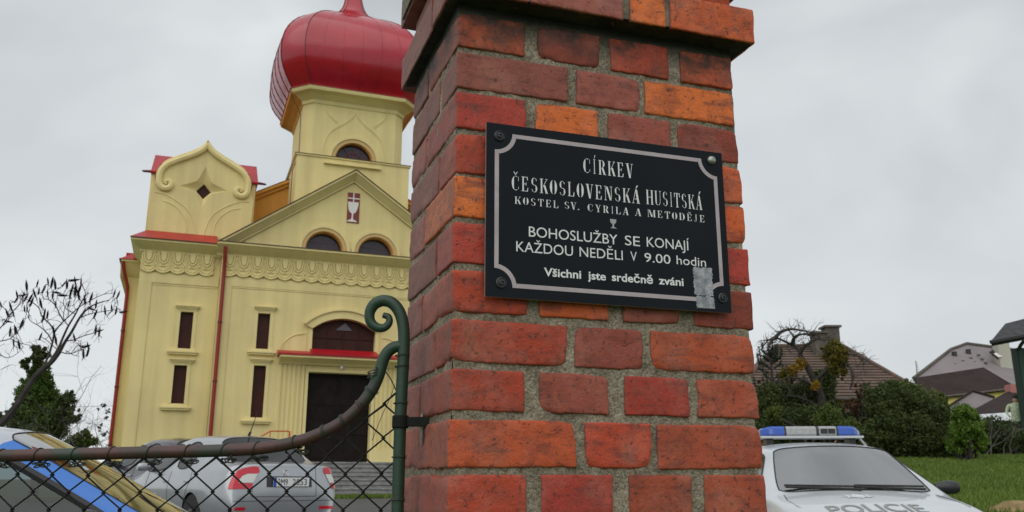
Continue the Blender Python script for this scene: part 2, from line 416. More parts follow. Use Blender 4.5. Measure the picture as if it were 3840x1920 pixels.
def brick_mesh(lx, ly, lz, seed, step=0.009, rough=1.0):
    hx, hy, hz = lx / 2, ly / 2, lz / 2
    xs, ys, zs = coords(hx, .009, step), coords(hy, .009, step * 1.4), coords(hz, .009, step)
    nx, ny, nz = len(xs), len(ys), len(zs)
    idx = {}; vs = []; fs = []
    def vid(i, j, k):
        key = (i, j, k)
        if key not in idx:
            idx[key] = len(vs); vs.append((xs[i], ys[j], zs[k]))
        return idx[key]
    for i in range(nx - 1):
        for j in range(ny - 1):
            fs.append((vid(i,j,0), vid(i,j+1,0), vid(i+1,j+1,0), vid(i+1,j,0)))
            fs.append((vid(i,j,nz-1), vid(i+1,j,nz-1), vid(i+1,j+1,nz-1), vid(i,j+1,nz-1)))
    for i in range(nx - 1):
        for k in range(nz - 1):
            fs.append((vid(i,0,k), vid(i+1,0,k), vid(i+1,0,k+1), vid(i,0,k+1)))
            fs.append((vid(i,ny-1,k), vid(i,ny-1,k+1), vid(i+1,ny-1,k+1), vid(i+1,ny-1,k)))
    for j in range(ny - 1):
        for k in range(nz - 1):
            fs.append((vid(0,j,k), vid(0,j,k+1), vid(0,j+1,k+1), vid(0,j+1,k)))
            fs.append((vid(nx-1,j,k), vid(nx-1,j+1,k), vid(nx-1,j+1,k+1), vid(nx-1,j,k+1)))
    o = Vector((seed * 7.31, seed * 3.17, seed * 1.77))
    rnd = random.Random(seed)
    corner = [rnd.random() for _ in range(8)]
    out = []
    for p in vs:
        p = Vector(p)
        n1 = noise.noise(p * 14 + o); n2 = noise.noise(p * 55 + o); n3 = noise.noise(p * 130 + o * 2)
        ci = (p.x > 0) * 4 + (p.y > 0) * 2 + (p.z > 0)
        r = 0.0022 + rough * (0.0020 * max(0, n1 + 0.2) + 0.0026 * n2)
        # some arrises are knocked off at a corner
        cd = ((abs(p.x) - hx) ** 2 + (abs(p.z) - hz) ** 2) ** 0.5
        if corner[ci] > 0.74: r += 0.014 * max(0, 1 - cd / 0.040) * (corner[ci] - .5) * 1.6
        r = min(max(r, 0.0015), min(hx, hy, hz) * 0.9)
        q = Vector((max(-hx + r, min(hx - r, p.x)), max(-hy + r, min(hy - r, p.y)), max(-hz + r, min(hz - r, p.z))))
        d = p - q
        if d.length > 1e-7: p = q + d.normalized() * min(r, d.length if d.length > r else r)
        # wavy hand-made outline and slightly dished faces
        s = rough
        p.x += s * (0.0014 * noise.noise(Vector((p.z * 38, p.y * 30, seed * 1.9))) + 0.0013 * n3)
        p.z += s * (0.0011 * noise.noise(Vector((p.x * 16, p.y * 26, seed * 2.3))) + 0.0014 * n3 + 0.0008 * n2)
        p.y += s * (0.0007 * n2 + 0.0016 * noise.noise(Vector((p.x * 20, p.z * 24, seed * 3.1))) + 0.0005 * n3)
        out.append(p)
    me = bpy.data.meshes.new('brick'); me.from_pydata(out, [], fs); me.update()
    return me

TONES = {'dark': (0.23, 0.046, 0.030), 'maroon': (0.26, 0.066, 0.052), 'plum': (0.22, 0.070, 0.058), 'red': (0.37, 0.055, 0.028), 'crimson': (0.34, 0.044, 0.032),
         'rust': (0.40, 0.078, 0.030), 'bright': (0.50, 0.100, 0.030), 'orange': (0.62, 0.150, 0.035), 'brown': (0.30, 0.065, 0.035), 'pink': (0.31, 0.092, 0.078)}
BID = [0]
def put_brick(x0, x1, y0, y1, z0, z1, tone, fine=True, soot=False, label=None):
    BID[0] += 1; s = BID[0]; rnd = random.Random(s * 17)
    me = brick_mesh(x1 - x0 + .004, y1 - y0 + .001, z1 - z0 + .0045, s, 0.0085 if fine else 0.05)
    o = link('brick', me, [M['brick_s'], M['brick_ws']] if soot else [M['brick'], M['brick_w']], pillar, ((x0+x1)/2, (y0+y1)/2, (z0+z1)/2), smooth=True)
    o.rotation_euler = (rnd.uniform(-.006, .006), rnd.uniform(-.009, .009), rnd.uniform(-.008, .008))
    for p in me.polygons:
        if p.normal.x < -0.75: p.material_index = 1  # left-facing faces take the greyer variant
    c = TONES[tone]; k = rnd.uniform(.98, 1.26)
    o.color = (min(.75, c[0] * k * 1.10), c[1] * k * 1.0, c[2] * k * .85, 1)
    if label: o['label'] = label
    return o

def ring(z0, z1, edges, kind, tones, side, fine=True, soot=False, grow=(0, 0, 0, 0), depth=PD):
    """one course: front bricks from edge pairs, left and right returns, back bricks"""
    gl, gr, gf, gb = grow
    n = len(edges) // 2
    cd = 0.105 if kind == 'S' else 0.205
    for i in range(n):
        x0, x1 = edges[2*i], edges[2*i+1]
        if i == 0: put_brick(x0 - gl, x1, 0 - gf, cd, z0, z1, tones[i], fine, soot)
        elif i == n - 1: put_brick(x0, x1 + gr, 0 - gf, cd, z0, z1, tones[i], fine, soot)
        else: put_brick(x0, x1, 0 - gf, 0.105, z0, z1, tones[i], fine, soot)
    bx0 = 0.122 if kind == 'H' else 0.105
    put_brick(-gl + .002, bx0, cd + .014, depth + gb, z0, z1, side, fine, soot)
    put_brick(PW - bx0, PW + gr, cd + .014, depth + gb, z0, z1, side, False, soot)
    m_ = (bx0 + PW - bx0) / 2
    put_brick(bx0 + .014, m_ - .007, depth - .105, depth + gb, z0, z1, 'rust', False)
    put_brick(m_ + .007, PW - bx0 - .014, depth - .105, depth + gb, z0, z1, 'brown', False)

H = [0.001, 0.121, 0.149, 0.268, 0.297, 0.410, 0.437, 0.549]
ROWS = [
 (1.778, 1.838, 'H', [0.003, 0.121, 0.150, 0.266, 0.292, 0.406, 0.435, 0.542], ['rust','dark','red','rust'], 'plum', True),
 (1.703, 1.764, 'S', [0.003, 0.203, 0.223, 0.344, 0.358, 0.540], ['plum','pink','orange'], 'plum', True),
 (1.629, 1.690, 'H', [0.003, 0.123, 0.145, 0.259, 0.283, 0.404, 0.423, 0.545], ['crimson','orange','maroon','dark'], 'pink', False),
 (1.549, 1.615, 'S', [0.002, 0.202, 0.216, 0.336, 0.352, 0.548], ['red','maroon','bright'], 'plum', False),
 (1.474, 1.539, 'H', H, ['orange','red','red','bright'], 'maroon', False),
 (1.396, 1.459, 'S', [0.001, 0.200, 0.216, 0.336, 0.352, 0.552], ['crimson','red','crimson'], 'plum', False),
 (1.316, 1.380, 'H', [0.001, 0.124, 0.150, 0.271, 0.300, 0.406, 0.437, 0.552], ['red','bright','maroon','dark'], 'maroon', False),
 (1.236, 1.299, 'S', [0.001, 0.194, 0.211, 0.332, 0.351, 0.549], ['red','maroon','rust'], 'maroon', False),
 (1.160, 1.220, 'H', [0.001, 0.119, 0.149, 0.266, 0.299, 0.415, 0.436, 0.551], ['red','maroon','crimson','brown'], 'rust', False),
 (1.075, 1.143, 'S', [-0.001, 0.206, 0.226, 0.341, 0.355, 0.553], ['rust','red','brown'], 'rust', False),
 (0.998, 1.060, 'H', [-0.002, 0.121, 0.150, 0.269, 0.302, 0.412, 0.440, 0.554], ['red','crimson','brown','brown'], 'rust', False),
]
for z0, z1, k, ed, tn, side, soot in ROWS: ring(z0, z1, ed, k, tn, side, True, soot)
zz = 0.983; i = 0
while zz - 0.064 > -0.2:
    ring(zz - 0.064, zz, [0.001, 0.200, 0.216, 0.336, 0.352, 0.552] if i % 2 == 0 else H,
         'S' if i % 2 == 0 else 'H', random.sample(list(TONES), 4), 'maroon', False)
    zz -= 0.078; i += 1
# ledge course, the course above it and the cap
ring(1.864, 1.931, [0.0, 0.118, 0.127, 0.300, 0.318, 0.386, 0.400, 0.552], 'S', ['pink','pink','orange','bright'], 'plum', True, False, (0.018, 0.024, 0.034, 0.035), 0.36)
ring(1.943, 2.002, H, 'H', ['pink','rust','orange','rust'], 'plum', False)
ring(2.012, 2.076, H, 'S', ['dark','maroon','rust','dark'], 'dark', False, False, (0.022, 0.05, 0.05, 0.05))
ring(2.086, 2.140, [0.002, 0.200, 0.216, 0.336, 0.352, 0.548], 'S', ['rust','red','rust'], 'maroon', False)
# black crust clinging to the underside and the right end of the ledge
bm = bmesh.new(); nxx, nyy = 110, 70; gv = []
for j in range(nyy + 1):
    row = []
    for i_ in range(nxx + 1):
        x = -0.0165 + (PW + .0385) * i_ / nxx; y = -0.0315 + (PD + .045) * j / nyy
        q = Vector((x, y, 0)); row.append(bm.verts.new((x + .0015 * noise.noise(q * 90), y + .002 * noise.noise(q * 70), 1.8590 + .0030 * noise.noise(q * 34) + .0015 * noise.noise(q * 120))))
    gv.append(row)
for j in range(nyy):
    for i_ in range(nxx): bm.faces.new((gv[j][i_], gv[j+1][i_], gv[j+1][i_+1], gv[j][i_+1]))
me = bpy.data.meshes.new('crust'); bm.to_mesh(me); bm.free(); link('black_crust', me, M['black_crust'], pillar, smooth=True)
for za, zb, g_ in ((1.867, 1.929, .0285), (2.015, 2.072, .040)):
    b = MB(); b.box(-g_ + .013, PW + g_ - (.010 if za < 2 else .001), -g_, PD + .02, za, zb); b.build('mortar', M['ledge_mortar'], pillar)

def mortar_core():
    bm = bmesh.new()
    def face(o, a, b, la, lb, na, nb, nrm):
        g = [[None] * (nb + 1) for _ in range(na + 1)]
        for i in range(na + 1):
            for j in range(nb + 1):
                p = Vector(o) + Vector(a) * (la * i / na) + Vector(b) * (lb * j / nb)
                edge = min(i, na - i) / na
                d = 0.0016 * noise.noise(p * 60) + 0.0010 * noise.noise(p * 170) + 0.0018 * noise.noise(p * 11)
                g[i][j] = bm.verts.new(p + Vector(nrm) * d)
        for i in range(na):
            for j in range(nb): bm.faces.new((g[i][j], g[i+1][j], g[i+1][j+1], g[i][j+1]))
    e = 0.0035
    z0, z1 = 0.9, 2.14
    face((e, e, z0), (1,0,0), (0,0,1), PW - 2*e, z1 - z0, 130, 290, (0,-1,0))
    face((e, PD - e, z0), (0,-1,0), (0,0,1), PD - 2*e, z1 - z0, 60, 230, (-1,0,0))
    face((PW - e, e, z0), (0,1,0), (0,0,1), PD - 2*e, z1 - z0, 30, 120, (1,0,0))
    face((PW - e, PD - e, z0), (-1,0,0), (0,0,1), PW - 2*e, z1 - z0, 8, 20, (0,1,0))
    me = bpy.data.meshes.new('mortar'); bm.to_mesh(me); bm.free()
    o = link('mortar', me, M['mortar'], pillar, smooth=True)
    b = MB(); b.box(e, PW - e, e, PD - e, -0.25, 0.8995)
    b.build('mortar', M['mortar'], pillar)
mortar_core()

# ------------------------------------------------------------------ the sign
M['plate'] = mat('black_sign_plate', (0.0045, 0.0080, 0.0125), 0.30, var=0.25, vscale=7, spec=0.16)
M['alu'] = mat('aluminium_edge', (0.55, 0.53, 0.50), 0.4, metal=0.6)
M['letter'] = mat('silver_lettering', (0.74, 0.75, 0.75), 0.45, var=0.12, vscale=60)
M['lilac'] = mat('lilac_grey_line', (0.43, 0.37, 0.39), 0.5, var=0.12, vscale=30)
M['screw'] = mat('black_screw', (0.02, 0.022, 0.026), 0.35)
M['screw2'] = mat('bare_metal_screw', (0.32, 0.34, 0.31), 0.35, metal=0.8)
sx_ = R(18.69)
sign = empty('sign', (PC[0], PC[1], 0), sx_, 'black enamel sign with silver Czech lettering and notched border fixed to the brick pillar', 'sign')
SW = -0.0150                       # front face of the plate
px0, px1, pz0, pz1 = 0.0495, 0.5005, 1.3375, 1.6355
pb = MB(); pb.box(px0, px1, SW, SW + 0.004, pz0, pz1)
po = pb.build('plate', [M['alu'], M['plate']], sign)
for p in po.data.polygons:
    if p.normal.y < -0.5: p.material_index = 1
# notched border line
def border(off):
    x0, x1, z0, z1, r = 0.0645 + off, 0.4875 - off, 1.3545 + off, 1.6195 - off, 0.031 + off
    a = arc(x0 - off, z1 + off, r, r, -90, 0, 12)[1:-1]
    return ([(x0, z1 - r + off)] + arc(x0 - off, z1 + off, r, r, -90, 0, 12)[1:-1] + [(x0 + r - off, z1), (x1 - r + off, z1)] +
            arc(x1 + off, z1 + off, r, r, 180, 270, 12)[1:-1] + [(x1, z1 - r + off), (x1, z0 + r - off)] +
            arc(x1 + off, z0 - off, r, r, 90, 180, 12)[1:-1] + [(x1 - r + off, z0), (x0 + r - off, z0)] +
            arc(x0 - off, z0 - off, r, r, 0, 90, 12)[1:-1] + [(x0, z0 + r - off)])
slab('border_line', [border(0), border(0.0072)], SW - 0.0005, SW + 0.0001, M['lilac'], sign)
# condensed stencil serif capitals, drawn as strokes in a unit box (width 1, height 1)
class G_:
    def __init__(s): s.p = []
    def st(s, x, y0=0.0, y1=1.0, w=0.2): s.p.append([(x, y0), (x + w, y0), (x + w, y1), (x, y1)])
    def sf(s, x, y, w=0.34, h=0.035, up=True):           # serif centred on x
        y0, y1 = (y, y + h) if up else (y - h, y)
        s.p.append([(x - w/2, y0), (x + w/2, y0), (x + w/2, y1), (x - w/2, y1)])
    def dg(s, x0, y0, x1, y1, w): s.p.append([(x0, y0), (x0 + w, y0), (x1 + w, y1), (x1, y1)])
    def cr(s, cx, cy, rx, ry, a0, a1, w, n=14):           # crescent stroke: thick at the side, fine at the ends
        o = []; i_ = []
        for k in range(n + 1):
            a = R(a0 + (a1 - a0) * k / n); o.append((cx + rx * math.cos(a), cy + ry * math.sin(a)))
            i_.append((cx + (rx - w * abs(math.cos(a)) - 0.015) * math.cos(a), cy + (ry - 0.035) * math.sin(a)))
        s.p.append(o + i_[::-1])
def glyph(c):
    g = G_()
    base = {'Í':'I','Č':'C','Á':'A','Ě':'E'}.get(c, c)
    if base == 'I': g.st(.4,.036,.964); g.sf(.5,0,.5); g.sf(.5,1,.5,up=False)
    elif base == 'C': g.cr(.55,.5,.5,.5,118,242,.26); g.cr(.55,.5,.42,.5,62,112,.1); g.cr(.55,.5,.42,.5,248,300,.1); g.st(.86,.66,.95,.05); g.st(.86,.1,.26,.05)
    elif base == 'G': pass
    elif base == 'R': g.st(.12,.036,.964); g.sf(.22,0,.4); g.sf(.2,1,.4,up=False); g.cr(.42,.74,.42,.26,-80,80,.22); g.p.append([(.36,.965),(.42,.965),(.42,1),(.36,1)]); g.dg(.70,0,.42,.47,.24); g.sf(.9,0,.2)
    elif base == 'K': g.st(.1,.036,.964); g.sf(.2,0,.4); g.sf(.2,1,.4,up=False); g.dg(.34,.42,.82,.962,.07); g.sf(.84,1,.3,up=False); g.dg(.72,.037,.44,.56,.24); g.sf(.86,0,.34)
    elif base == 'E': g.st(.12,.036,.964); g.p.append([(.0,0),(.86,0),(.92,.26),(.84,.26),(.74,.036),(.0,.036)]); g.p.append([(.0,1),(.84,1),(.88,.76),(.8,.76),(.72,.964),(.0,.964)]); g.p.append([(.33,.485),(.6,.485),(.6,.40),(.66,.40),(.66,.62),(.6,.62),(.6,.525),(.33,.525)])
    elif base == 'F': pass
    elif base == 'V': g.dg(.42,0,.10,.963,.23); g.dg(.56,.08,.80,.963,.06); g.sf(.2,1,.42,up=False); g.sf(.85,1,.3,up=False)
    elif base == 'S':
        g.cr(.48,.74,.40,.26,75,262,.22); g.cr(.50,.26,.42,.26,-98,98,.22); g.cr(.50,.74,.36,.26,15,62,.08); g.cr(.48,.26,.38,.26,195,250,.08)
    elif base == 'O': g.cr(.48,.5,.48,.5,104,256,.30); g.cr(.52,.5,.48,.5,-76,76,.30)
    elif base == 'L': g.st(.12,.036,.964); g.sf(.22,1,.42,up=False); g.p.append([(.0,0),(.88,0),(.95,.32),(.87,.32),(.74,.036),(.0,.036)])
    elif base == 'N': g.st(.12,.036,.93,.06); g.sf(.15,0,.3); g.sf(.12,1,.26,up=False); g.dg(.66,.02,.20,.962,.22); g.st(.84,.12,.964,.06); g.sf(.87,1,.3,up=False)
    elif base == 'A': g.dg(.06,.037,.40,.90,.06); g.dg(.64,.037,.40,1.0,.24); g.sf(.1,0,.3); g.sf(.76,0,.42); g.p.append([(.27,.30),(.60,.30),(.60,.335),(.28,.335)])
    elif base == 'H': g.st(.08,.036,.964); g.st(.72,.036,.964); g.sf(.18,0,.36); g.sf(.18,1,.36,up=False); g.sf(.82,0,.36); g.sf(.82,1,.36,up=False); g.p.append([(.29,.485),(.71,.485),(.71,.52),(.29,.52)])
    elif base == 'U': g.st(.08,.25,.964); g.sf(.18,1,.36,up=False); g.cr(.46,.26,.38,.26,180,262,.18); g.cr(.50,.26,.38,.26,278,358,.06); g.st(.83,.27,.964,.06); g.sf(.86,1,.28,up=False)
    elif base == 'T': g.st(.4,.036,.964); g.sf(.5,0,.44); g.p.append([(.02,1),(.98,1),(1,.70),(.94,.70),(.84,.964),(.16,.964),(.06,.70),(.0,.70)])
    elif base == 'Y': g.st(.42,.036,.42,.2); g.sf(.52,0,.42); g.dg(.42,.425,.10,.963,.22); g.dg(.56,.45,.80,.963,.06); g.sf(.2,1,.4,up=False); g.sf(.84,1,.3,up=False)
    elif base == 'M': g.st(.06,.036,.93,.05); g.sf(.09,0,.22); g.sf(.1,1,.2,up=False); g.dg(.44,.02,.14,.962,.18); g.dg(.56,.05,.76,.93,.05); g.st(.78,.036,.964,.17); g.sf(.86,0,.3); g.sf(.88,1,.24,up=False)
    elif base == 'D': g.st(.1,.036,.964); g.sf(.2,0,.38); g.sf(.2,1,.38,up=False); g.cr(.44,.5,.50,.5,-82,82,.24)
    elif base == 'J': g.st(.45,.22,.964); g.sf(.55,1,.44,up=False); g.cr(.32,.22,.33,.24,190,352,.1)
    elif base == '.': g.cr(.5,.08,.45,.08,0,359,.44)
    if c in 'ÍÁ': g.p.append([(.45,1.08),(.56,1.08),(.80,1.30),(.62,1.30)])
    if c in 'ČĚ': g.p.append([(.5,1.07),(.56,1.07),(.80,1.28),(.70,1.28),(.53,1.13),(.36,1.28),(.26,1.28)])
    return g.p
WIDE = {'I': .48, 'Í': .48, 'J': .62, '.': .26, 'M': 1.30, 'O': .86, 'S': .82, 'E': .86, 'Ě': .86, 'L': .84, 'T': .9, 'A': 1.02, 'Á': 1.02, 'H': 1.08, 'N': 1.02, 'D': 1.0}
def serif_word(s, x0, x1, z0, h, gap=.26):
    ws = [WIDE.get(c, .95) for c in s]
    tot = sum(ws) + gap * (len(s) - 1)
    k = (x1 - x0) / tot; x = x0
    vs = []; fs = []; q = 0
    for c, w in zip(s, ws):
        for poly in glyph(c):
            y = SW - 0.0003 - (q % 5) * 0.00006; q += 1
            n = len(vs); vs += [(x + px * w * k, y, z0 + pz * h) for px, pz in poly]; fs.append(tuple(range(n, n + len(poly))))
        x += (w + gap) * k
    me = bpy.data.meshes.new('lettering'); me.from_pydata(vs, [], fs)
    bm = bmesh.new(); bm.from_mesh(me); bmesh.ops.triangulate(bm, faces=bm.faces[:]); bm.to_mesh(me); bm.free()
    return link('lettering', me, M['letter'], sign)
def sans_word(s, x0, x1, z0, h, bold=0.0, capref='H', parent=None, m=None):
    me = text_mesh(s, bold); ref = text_mesh(capref, bold)
    hc = max(v.co.y for v in ref.vertices); bpy.data.meshes.remove(ref)
    xs = [v.co.x for v in me.vertices]; a, b = min(xs), max(xs)
    kx = (x1 - x0) / (b - a); kz = h / hc
    for v in me.vertices: v.co = (x0 + (v.co.x - a) * kx, SW - 0.0004, z0 + v.co.y * kz)
    return link('lettering', me, m or M['letter'], parent or sign)
serif_word('CÍRKEV', 0.2235, 0.319, 1.566, 0.0265)
serif_word('ČESKOSLOVENSKÁ', 0.0935, 0.3305, 1.5205, 0.0255)
serif_word('HUSITSKÁ', 0.3425, 0.454, 1.5215, 0.0265)
serif_word('KOSTEL', 0.0995, 0.1775, 1.497, 0.0128, .34)
serif_word('SV.', 0.188, 0.215, 1.4975, 0.0128, .2)
serif_word('CYRILA', 0.230, 0.308, 1.4975, 0.0130, .34)
serif_word('A', 0.320, 0.332, 1.4982, 0.0130)
serif_word('METODĚJE', 0.344, 0.457, 1.4988, 0.0130, .34)
sans_word('BOHOSLUŽBY', 0.124, 0.2845, 1.4430, 0.0172)
sans_word('SE', 0.2985, 0.3270, 1.4436, 0.0170)
sans_word('KONAJÍ', 0.340, 0.4225, 1.4444, 0.0172)
sans_word('KAŽDOU', 0.102, 0.202, 1.4160, 0.0170)
sans_word('NEDĚLI', 0.214, 0.2935, 1.4164, 0.0166)
sans_word('V', 0.308, 0.320, 1.4168, 0.0162)
sans_word('9.00', 0.3345, 0.3845, 1.4170, 0.0158)
sans_word('hodin', 0.3965, 0.4545, 1.4176, 0.0156)
sans_word('Všichni', 0.150, 0.216, 1.3785, 0.0138, 0.022)
sans_word('jste', 0.228, 0.261, 1.3788, 0.0138, 0.022)
sans_word('srdečně', 0.272, 0.349, 1.3792, 0.0138, 0.022)
sans_word('zváni', 0.360, 0.408, 1.3798, 0.0138, 0.022)
cup = [(-.006,1.4875),(.006,1.4875),(.0052,1.4815),(.0016,1.4788),(.0012,1.4745),(.0035,1.4728),(.0072,1.4712),(-.0055,1.4712),(-.0035,1.4728),(-.0012,1.4745),(-.0016,1.4788),(-.0052,1.4815)]
slab('chalice_emblem', [[(x + .2775, z) for x, z in cup]], SW - 0.0006, SW - 0.0002, mat('dull_grey_print', (0.36, 0.36, 0.37), 0.5), sign)
for i, (x, z) in enumerate([(0.0725, 1.6130), (0.4775, 1.6185), (0.0765, 1.3610), (0.4840, 1.3630)]):
    s = MB()
    if i == 1:
        s.lathe([(.0085, 0), (.0085, .0015), (.0075, .0045), (.0045, .0065), (.001, .007)], seg=20)
    else:
        s.lathe([(.0095, 0), (.0095, .0018), (.0078, .0032), (.0072, .0022), (.0048, .0022), (.0044, .0045), (.0030, .0050), (.0022, .0030), (.0005, .0028)], seg=20)
    s.v = [(x + p[0], SW - p[2], z + p[1]) for p in s.v]
    o = s.build('screw', M['screw2'] if i == 1 else M['screw'], sign, smooth=True)
    if i == 1: o['label'] = 'bright bare metal dome head screw'
# scraped-off sticker residue
rs = random.Random(5)
def patch(x0, x1, z0, z1, n=26):
    pts = []
    for t in range(n): pts.append((x0 + (x1-x0)*t/n + rs.uniform(-.001,.001), z0 + rs.uniform(-.0012,.0012)))
    for t in range(n): pts.append((x1 + rs.uniform(-.0016,.0012), z0 + (z1-z0)*t/n))
    for t in range(n): pts.append((x1 - (x1-x0)*t/n, z1 + rs.uniform(-.0014,.0014)))
    for t in range(n): pts.append((x0 + rs.uniform(-.0012,.0018), z1 - (z1-z0)*t/n))
    return pts
M['residue'] = mat('scraped_sticker', (0.42, 0.43, 0.46), 0.7, col2=(0.16, 0.17, 0.20), vscale=75, detail=8, bump=0.8, bscale=260, bdist=0.002)
slab('sticker_residue', [patch(0.4275, 0.4655, 1.3655, 1.4155)], SW - 0.0010, SW - 0.0004, M['residue'], sign)
slab('sticker_residue', [patch(0.4310, 0.4670, 1.3425, 1.3640)], SW - 0.0010, SW - 0.0004, M['residue'], sign)

# ------------------------------------------------------------------ wire mesh gate
def paint_mat():
    m = bpy.data.materials.new('worn_green_paint'); m.use_nodes = True
    t = m.node_tree; b = t.nodes["Principled BSDF"]; K = t.links.new
    g = t.nodes.new("ShaderNodeTexCoord"); n = t.nodes.new("ShaderNodeTexNoise"); n.inputs["Scale"].default_value = 13; n.inputs["Detail"].default_value = 7; n.inputs["Roughness"].default_value = 0.68
    K(g.outputs["Object"], n.inputs["Vector"])
    sp = t.nodes.new("ShaderNodeSeparateXYZ"); K(g.outputs["Object"], sp.inputs[0])
    # the rail has lost more of its green paint than the post
    mr = t.nodes.new("ShaderNodeMapRange"); mr.inputs["From Min"].default_value = -0.06; mr.inputs["From Max"].default_value = -0.02; mr.inputs["To Min"].default_value = 0.07; mr.inputs["To Max"].default_value = -0.16
    K(sp.outputs["X"], mr.inputs["Value"]); ad = t.nodes.new("ShaderNodeMath"); K(n.outputs["Fac"], ad.inputs[0]); K(mr.outputs[0], ad.inputs[1])
    r = t.nodes.new("ShaderNodeValToRGB"); e = r.color_ramp.elements
    e[0].position = 0.40; e[0].color = (0.018, 0.050, 0.030, 1); e[1].position = 0.66; e[1].color = (0.075, 0.030, 0.026, 1)
    x = r.color_ramp.elements.new(0.50); x.color = (0.032, 0.040, 0.030, 1); x = r.color_ramp.elements.new(0.575); x.color = (0.050, 0.028, 0.024, 1)
    mz = t.nodes.new("ShaderNodeMapRange"); mz.inputs["From Min"].default_value = 1.17; mz.inputs["From Max"].default_value = 1.24; mz.inputs["To Min"].default_value = 0.0; mz.inputs["To Max"].default_value = -0.20
    K(sp.outputs["Z"], mz.inputs["Value"]); a2 = t.nodes.new("ShaderNodeMath"); K(ad.outputs[0], a2.inputs[0]); K(mz.outputs[0], a2.inputs[1])
    K(a2.outputs[0], r.inputs["Fac"]); K(r.outputs["Color"], b.inputs["Base Color"])
    b.inputs["Roughness"].default_value = 0.5
    n2 = t.nodes.new("ShaderNodeTexNoise"); n2.inputs["Scale"].default_value = 120; K(g.outputs["Object"], n2.inputs["Vector"])
    bp = t.nodes.new("ShaderNodeBump"); bp.inputs["Strength"].default_value = 0.5; bp.inputs["Distance"].default_value = 0.001; K(n2.outputs["Fac"], bp.inputs["Height"]); K(bp.outputs["Normal"], b.inputs["Normal"])
    return m
M['gpaint'] = paint_mat()
M['wire'] = mat('dark_mesh_wire', (0.012, 0.014, 0.012), 0.7, var=0.4, vscale=40, spec=0.2)
M['tie'] = mat('tie_wire', (0.035, 0.045, 0.036), 0.55, var=0.4, vscale=60)
gate = empty('wire_gate', (-0.1907, 1.5260, 0.0), R(-4), 'low dark green tube gate with wire mesh and a curled finial beside the brick pillar', 'gate')
def catmull(P, n=6):
    P = [Vector((p[0], 0, p[1])) if len(p) == 2 else Vector(p) for p in P]
    Q = [P[0]*2 - P[1]] + P + [P[-1]*2 - P[-2]]; out = []
    for i in range(1, len(Q) - 2):
        for k in range(n):
            t = k / n; a, b, c, d = Q[i-1], Q[i], Q[i+1], Q[i+2]
            out.append(0.5 * ((2*b) + (c-a)*t + (2*a-5*b+4*c-d)*t*t + (-a+3*b-3*c+d)*t**3))
    out.append(P[-1]); return out
RAIL = [(-1.5,1.088),(-1.1,1.0915),(-0.9,1.0935),(-0.705,1.096),(-0.562,1.0985),(-0.42,1.1015),(-0.307,1.104),(-0.238,1.108),(-0.183,1.117),(-0.142,1.130),(-0.101,1.151),(-0.071,1.178),(-0.050,1.208),(-0.040,1.233),(-0.034,1.256),(-0.026,1.271),(-0.014,1.2795),(0.0,1.281)]
rail = catmull(RAIL)
mb = MB(); mb.tube(rail, [0.0106] * (len(rail) - 8) + [0.0105,0.0104,0.0102,0.0100,0.0098,0.0096,0.0094,0.0092], 12)
mb.build('top_rail', M['gpaint'], gate, smooth=True)
HOOK = [(0.0015,-0.1),(0.0015,0.6),(0.0,1.0),(0.0,1.15),(0.001,1.22),(0.002,1.27),(0.0015,1.300),(-0.0015,1.324),(-0.009,1.344),(-0.022,1.3585),(-0.0385,1.3625),(-0.053,1.356),(-0.0605,1.342),(-0.0590,1.326),(-0.0485,1.3155),(-0.0345,1.3140),(-0.0255,1.3225),(-0.0270,1.3330),(-0.0365,1.3365)]
hk = catmull(HOOK)
nh = len(hk)
mb = MB(); mb.tube(hk, [0.0106 if i < nh - 45 else 0.0106 - 0.0056 * (i - nh + 45) / 45 for i in range(nh)], 12)
mb.build('post', M['gpaint'], gate, smooth=True)
# hinge strap from post to the brick joint
hb = MB(); hb.lathe([(.0135,-.011),(.0142,-.009),(.0142,.009),(.0135,.011)], (0, 0, 1.151), 18)
hb.box(0.010, 0.066, -0.006, 0.006, 1.143, 1.159)
ho = hb.build('hinge_strap', M['wire'], gate, bevel=0.0015)
cb = MB(); cb.lathe([(.013,0),(.014,.004),(.009,.007)], seg=14)
# mesh wires
def rz_at(x):
    best = None
    for a, b in zip(rail, rail[1:]):
        if a.x <= x <= b.x or b.x <= x <= a.x:
            t = (x - a.x) / (b.x - a.x) if b.x != a.x else 0
            return a.z + (b.z - a.z) * t
    return 1.28
PX, PZ = 0.0640, 0.0590
nx0, nz0 = -0.6055, 1.0645
ncol = 30
xe = [nx0 + PX/2 * k for k in range(-28, 20)]
for k in range(len(xe) - 1):
    xa, xb = xe[k], xe[k+1]
    if xb > 0.012: break
    par = (k - 28) % 2
    pts = []
    for j in range(-18, 6):
        z = nz0 + j * PZ / 2
        x = xa if (j + par) % 2 == 0 else xb
        jit = Vector((noise.noise(Vector((x*9, z*9, 1.0))) * .004, 0, noise.noise(Vector((x*9, z*9, 7.0))) * .004))
        hookx = 0.0016 if x == xb else -0.0016
        wgt = -0.0018 if (j + par) % 2 == 0 else 0.0018
        p = Vector((x + hookx, 0.0 + wgt, z)) + jit
        lim = rz_at(x) - 0.008
        if p.z > lim:
            if pts and pts[-1].z < lim:
                q = pts[-1]; t = (lim - q.z) / (p.z - q.z); pe = q.lerp(p, t)
                pe.z = min(pe.z, rz_at(pe.x) - 0.006); pts.append(pe)
            break
        pts.append(p)
    if len(pts) > 2:
        w = MB(); w.tube(pts, 0.0023, 6); w.build('mesh_wire', M['wire'], gate, smooth=False)
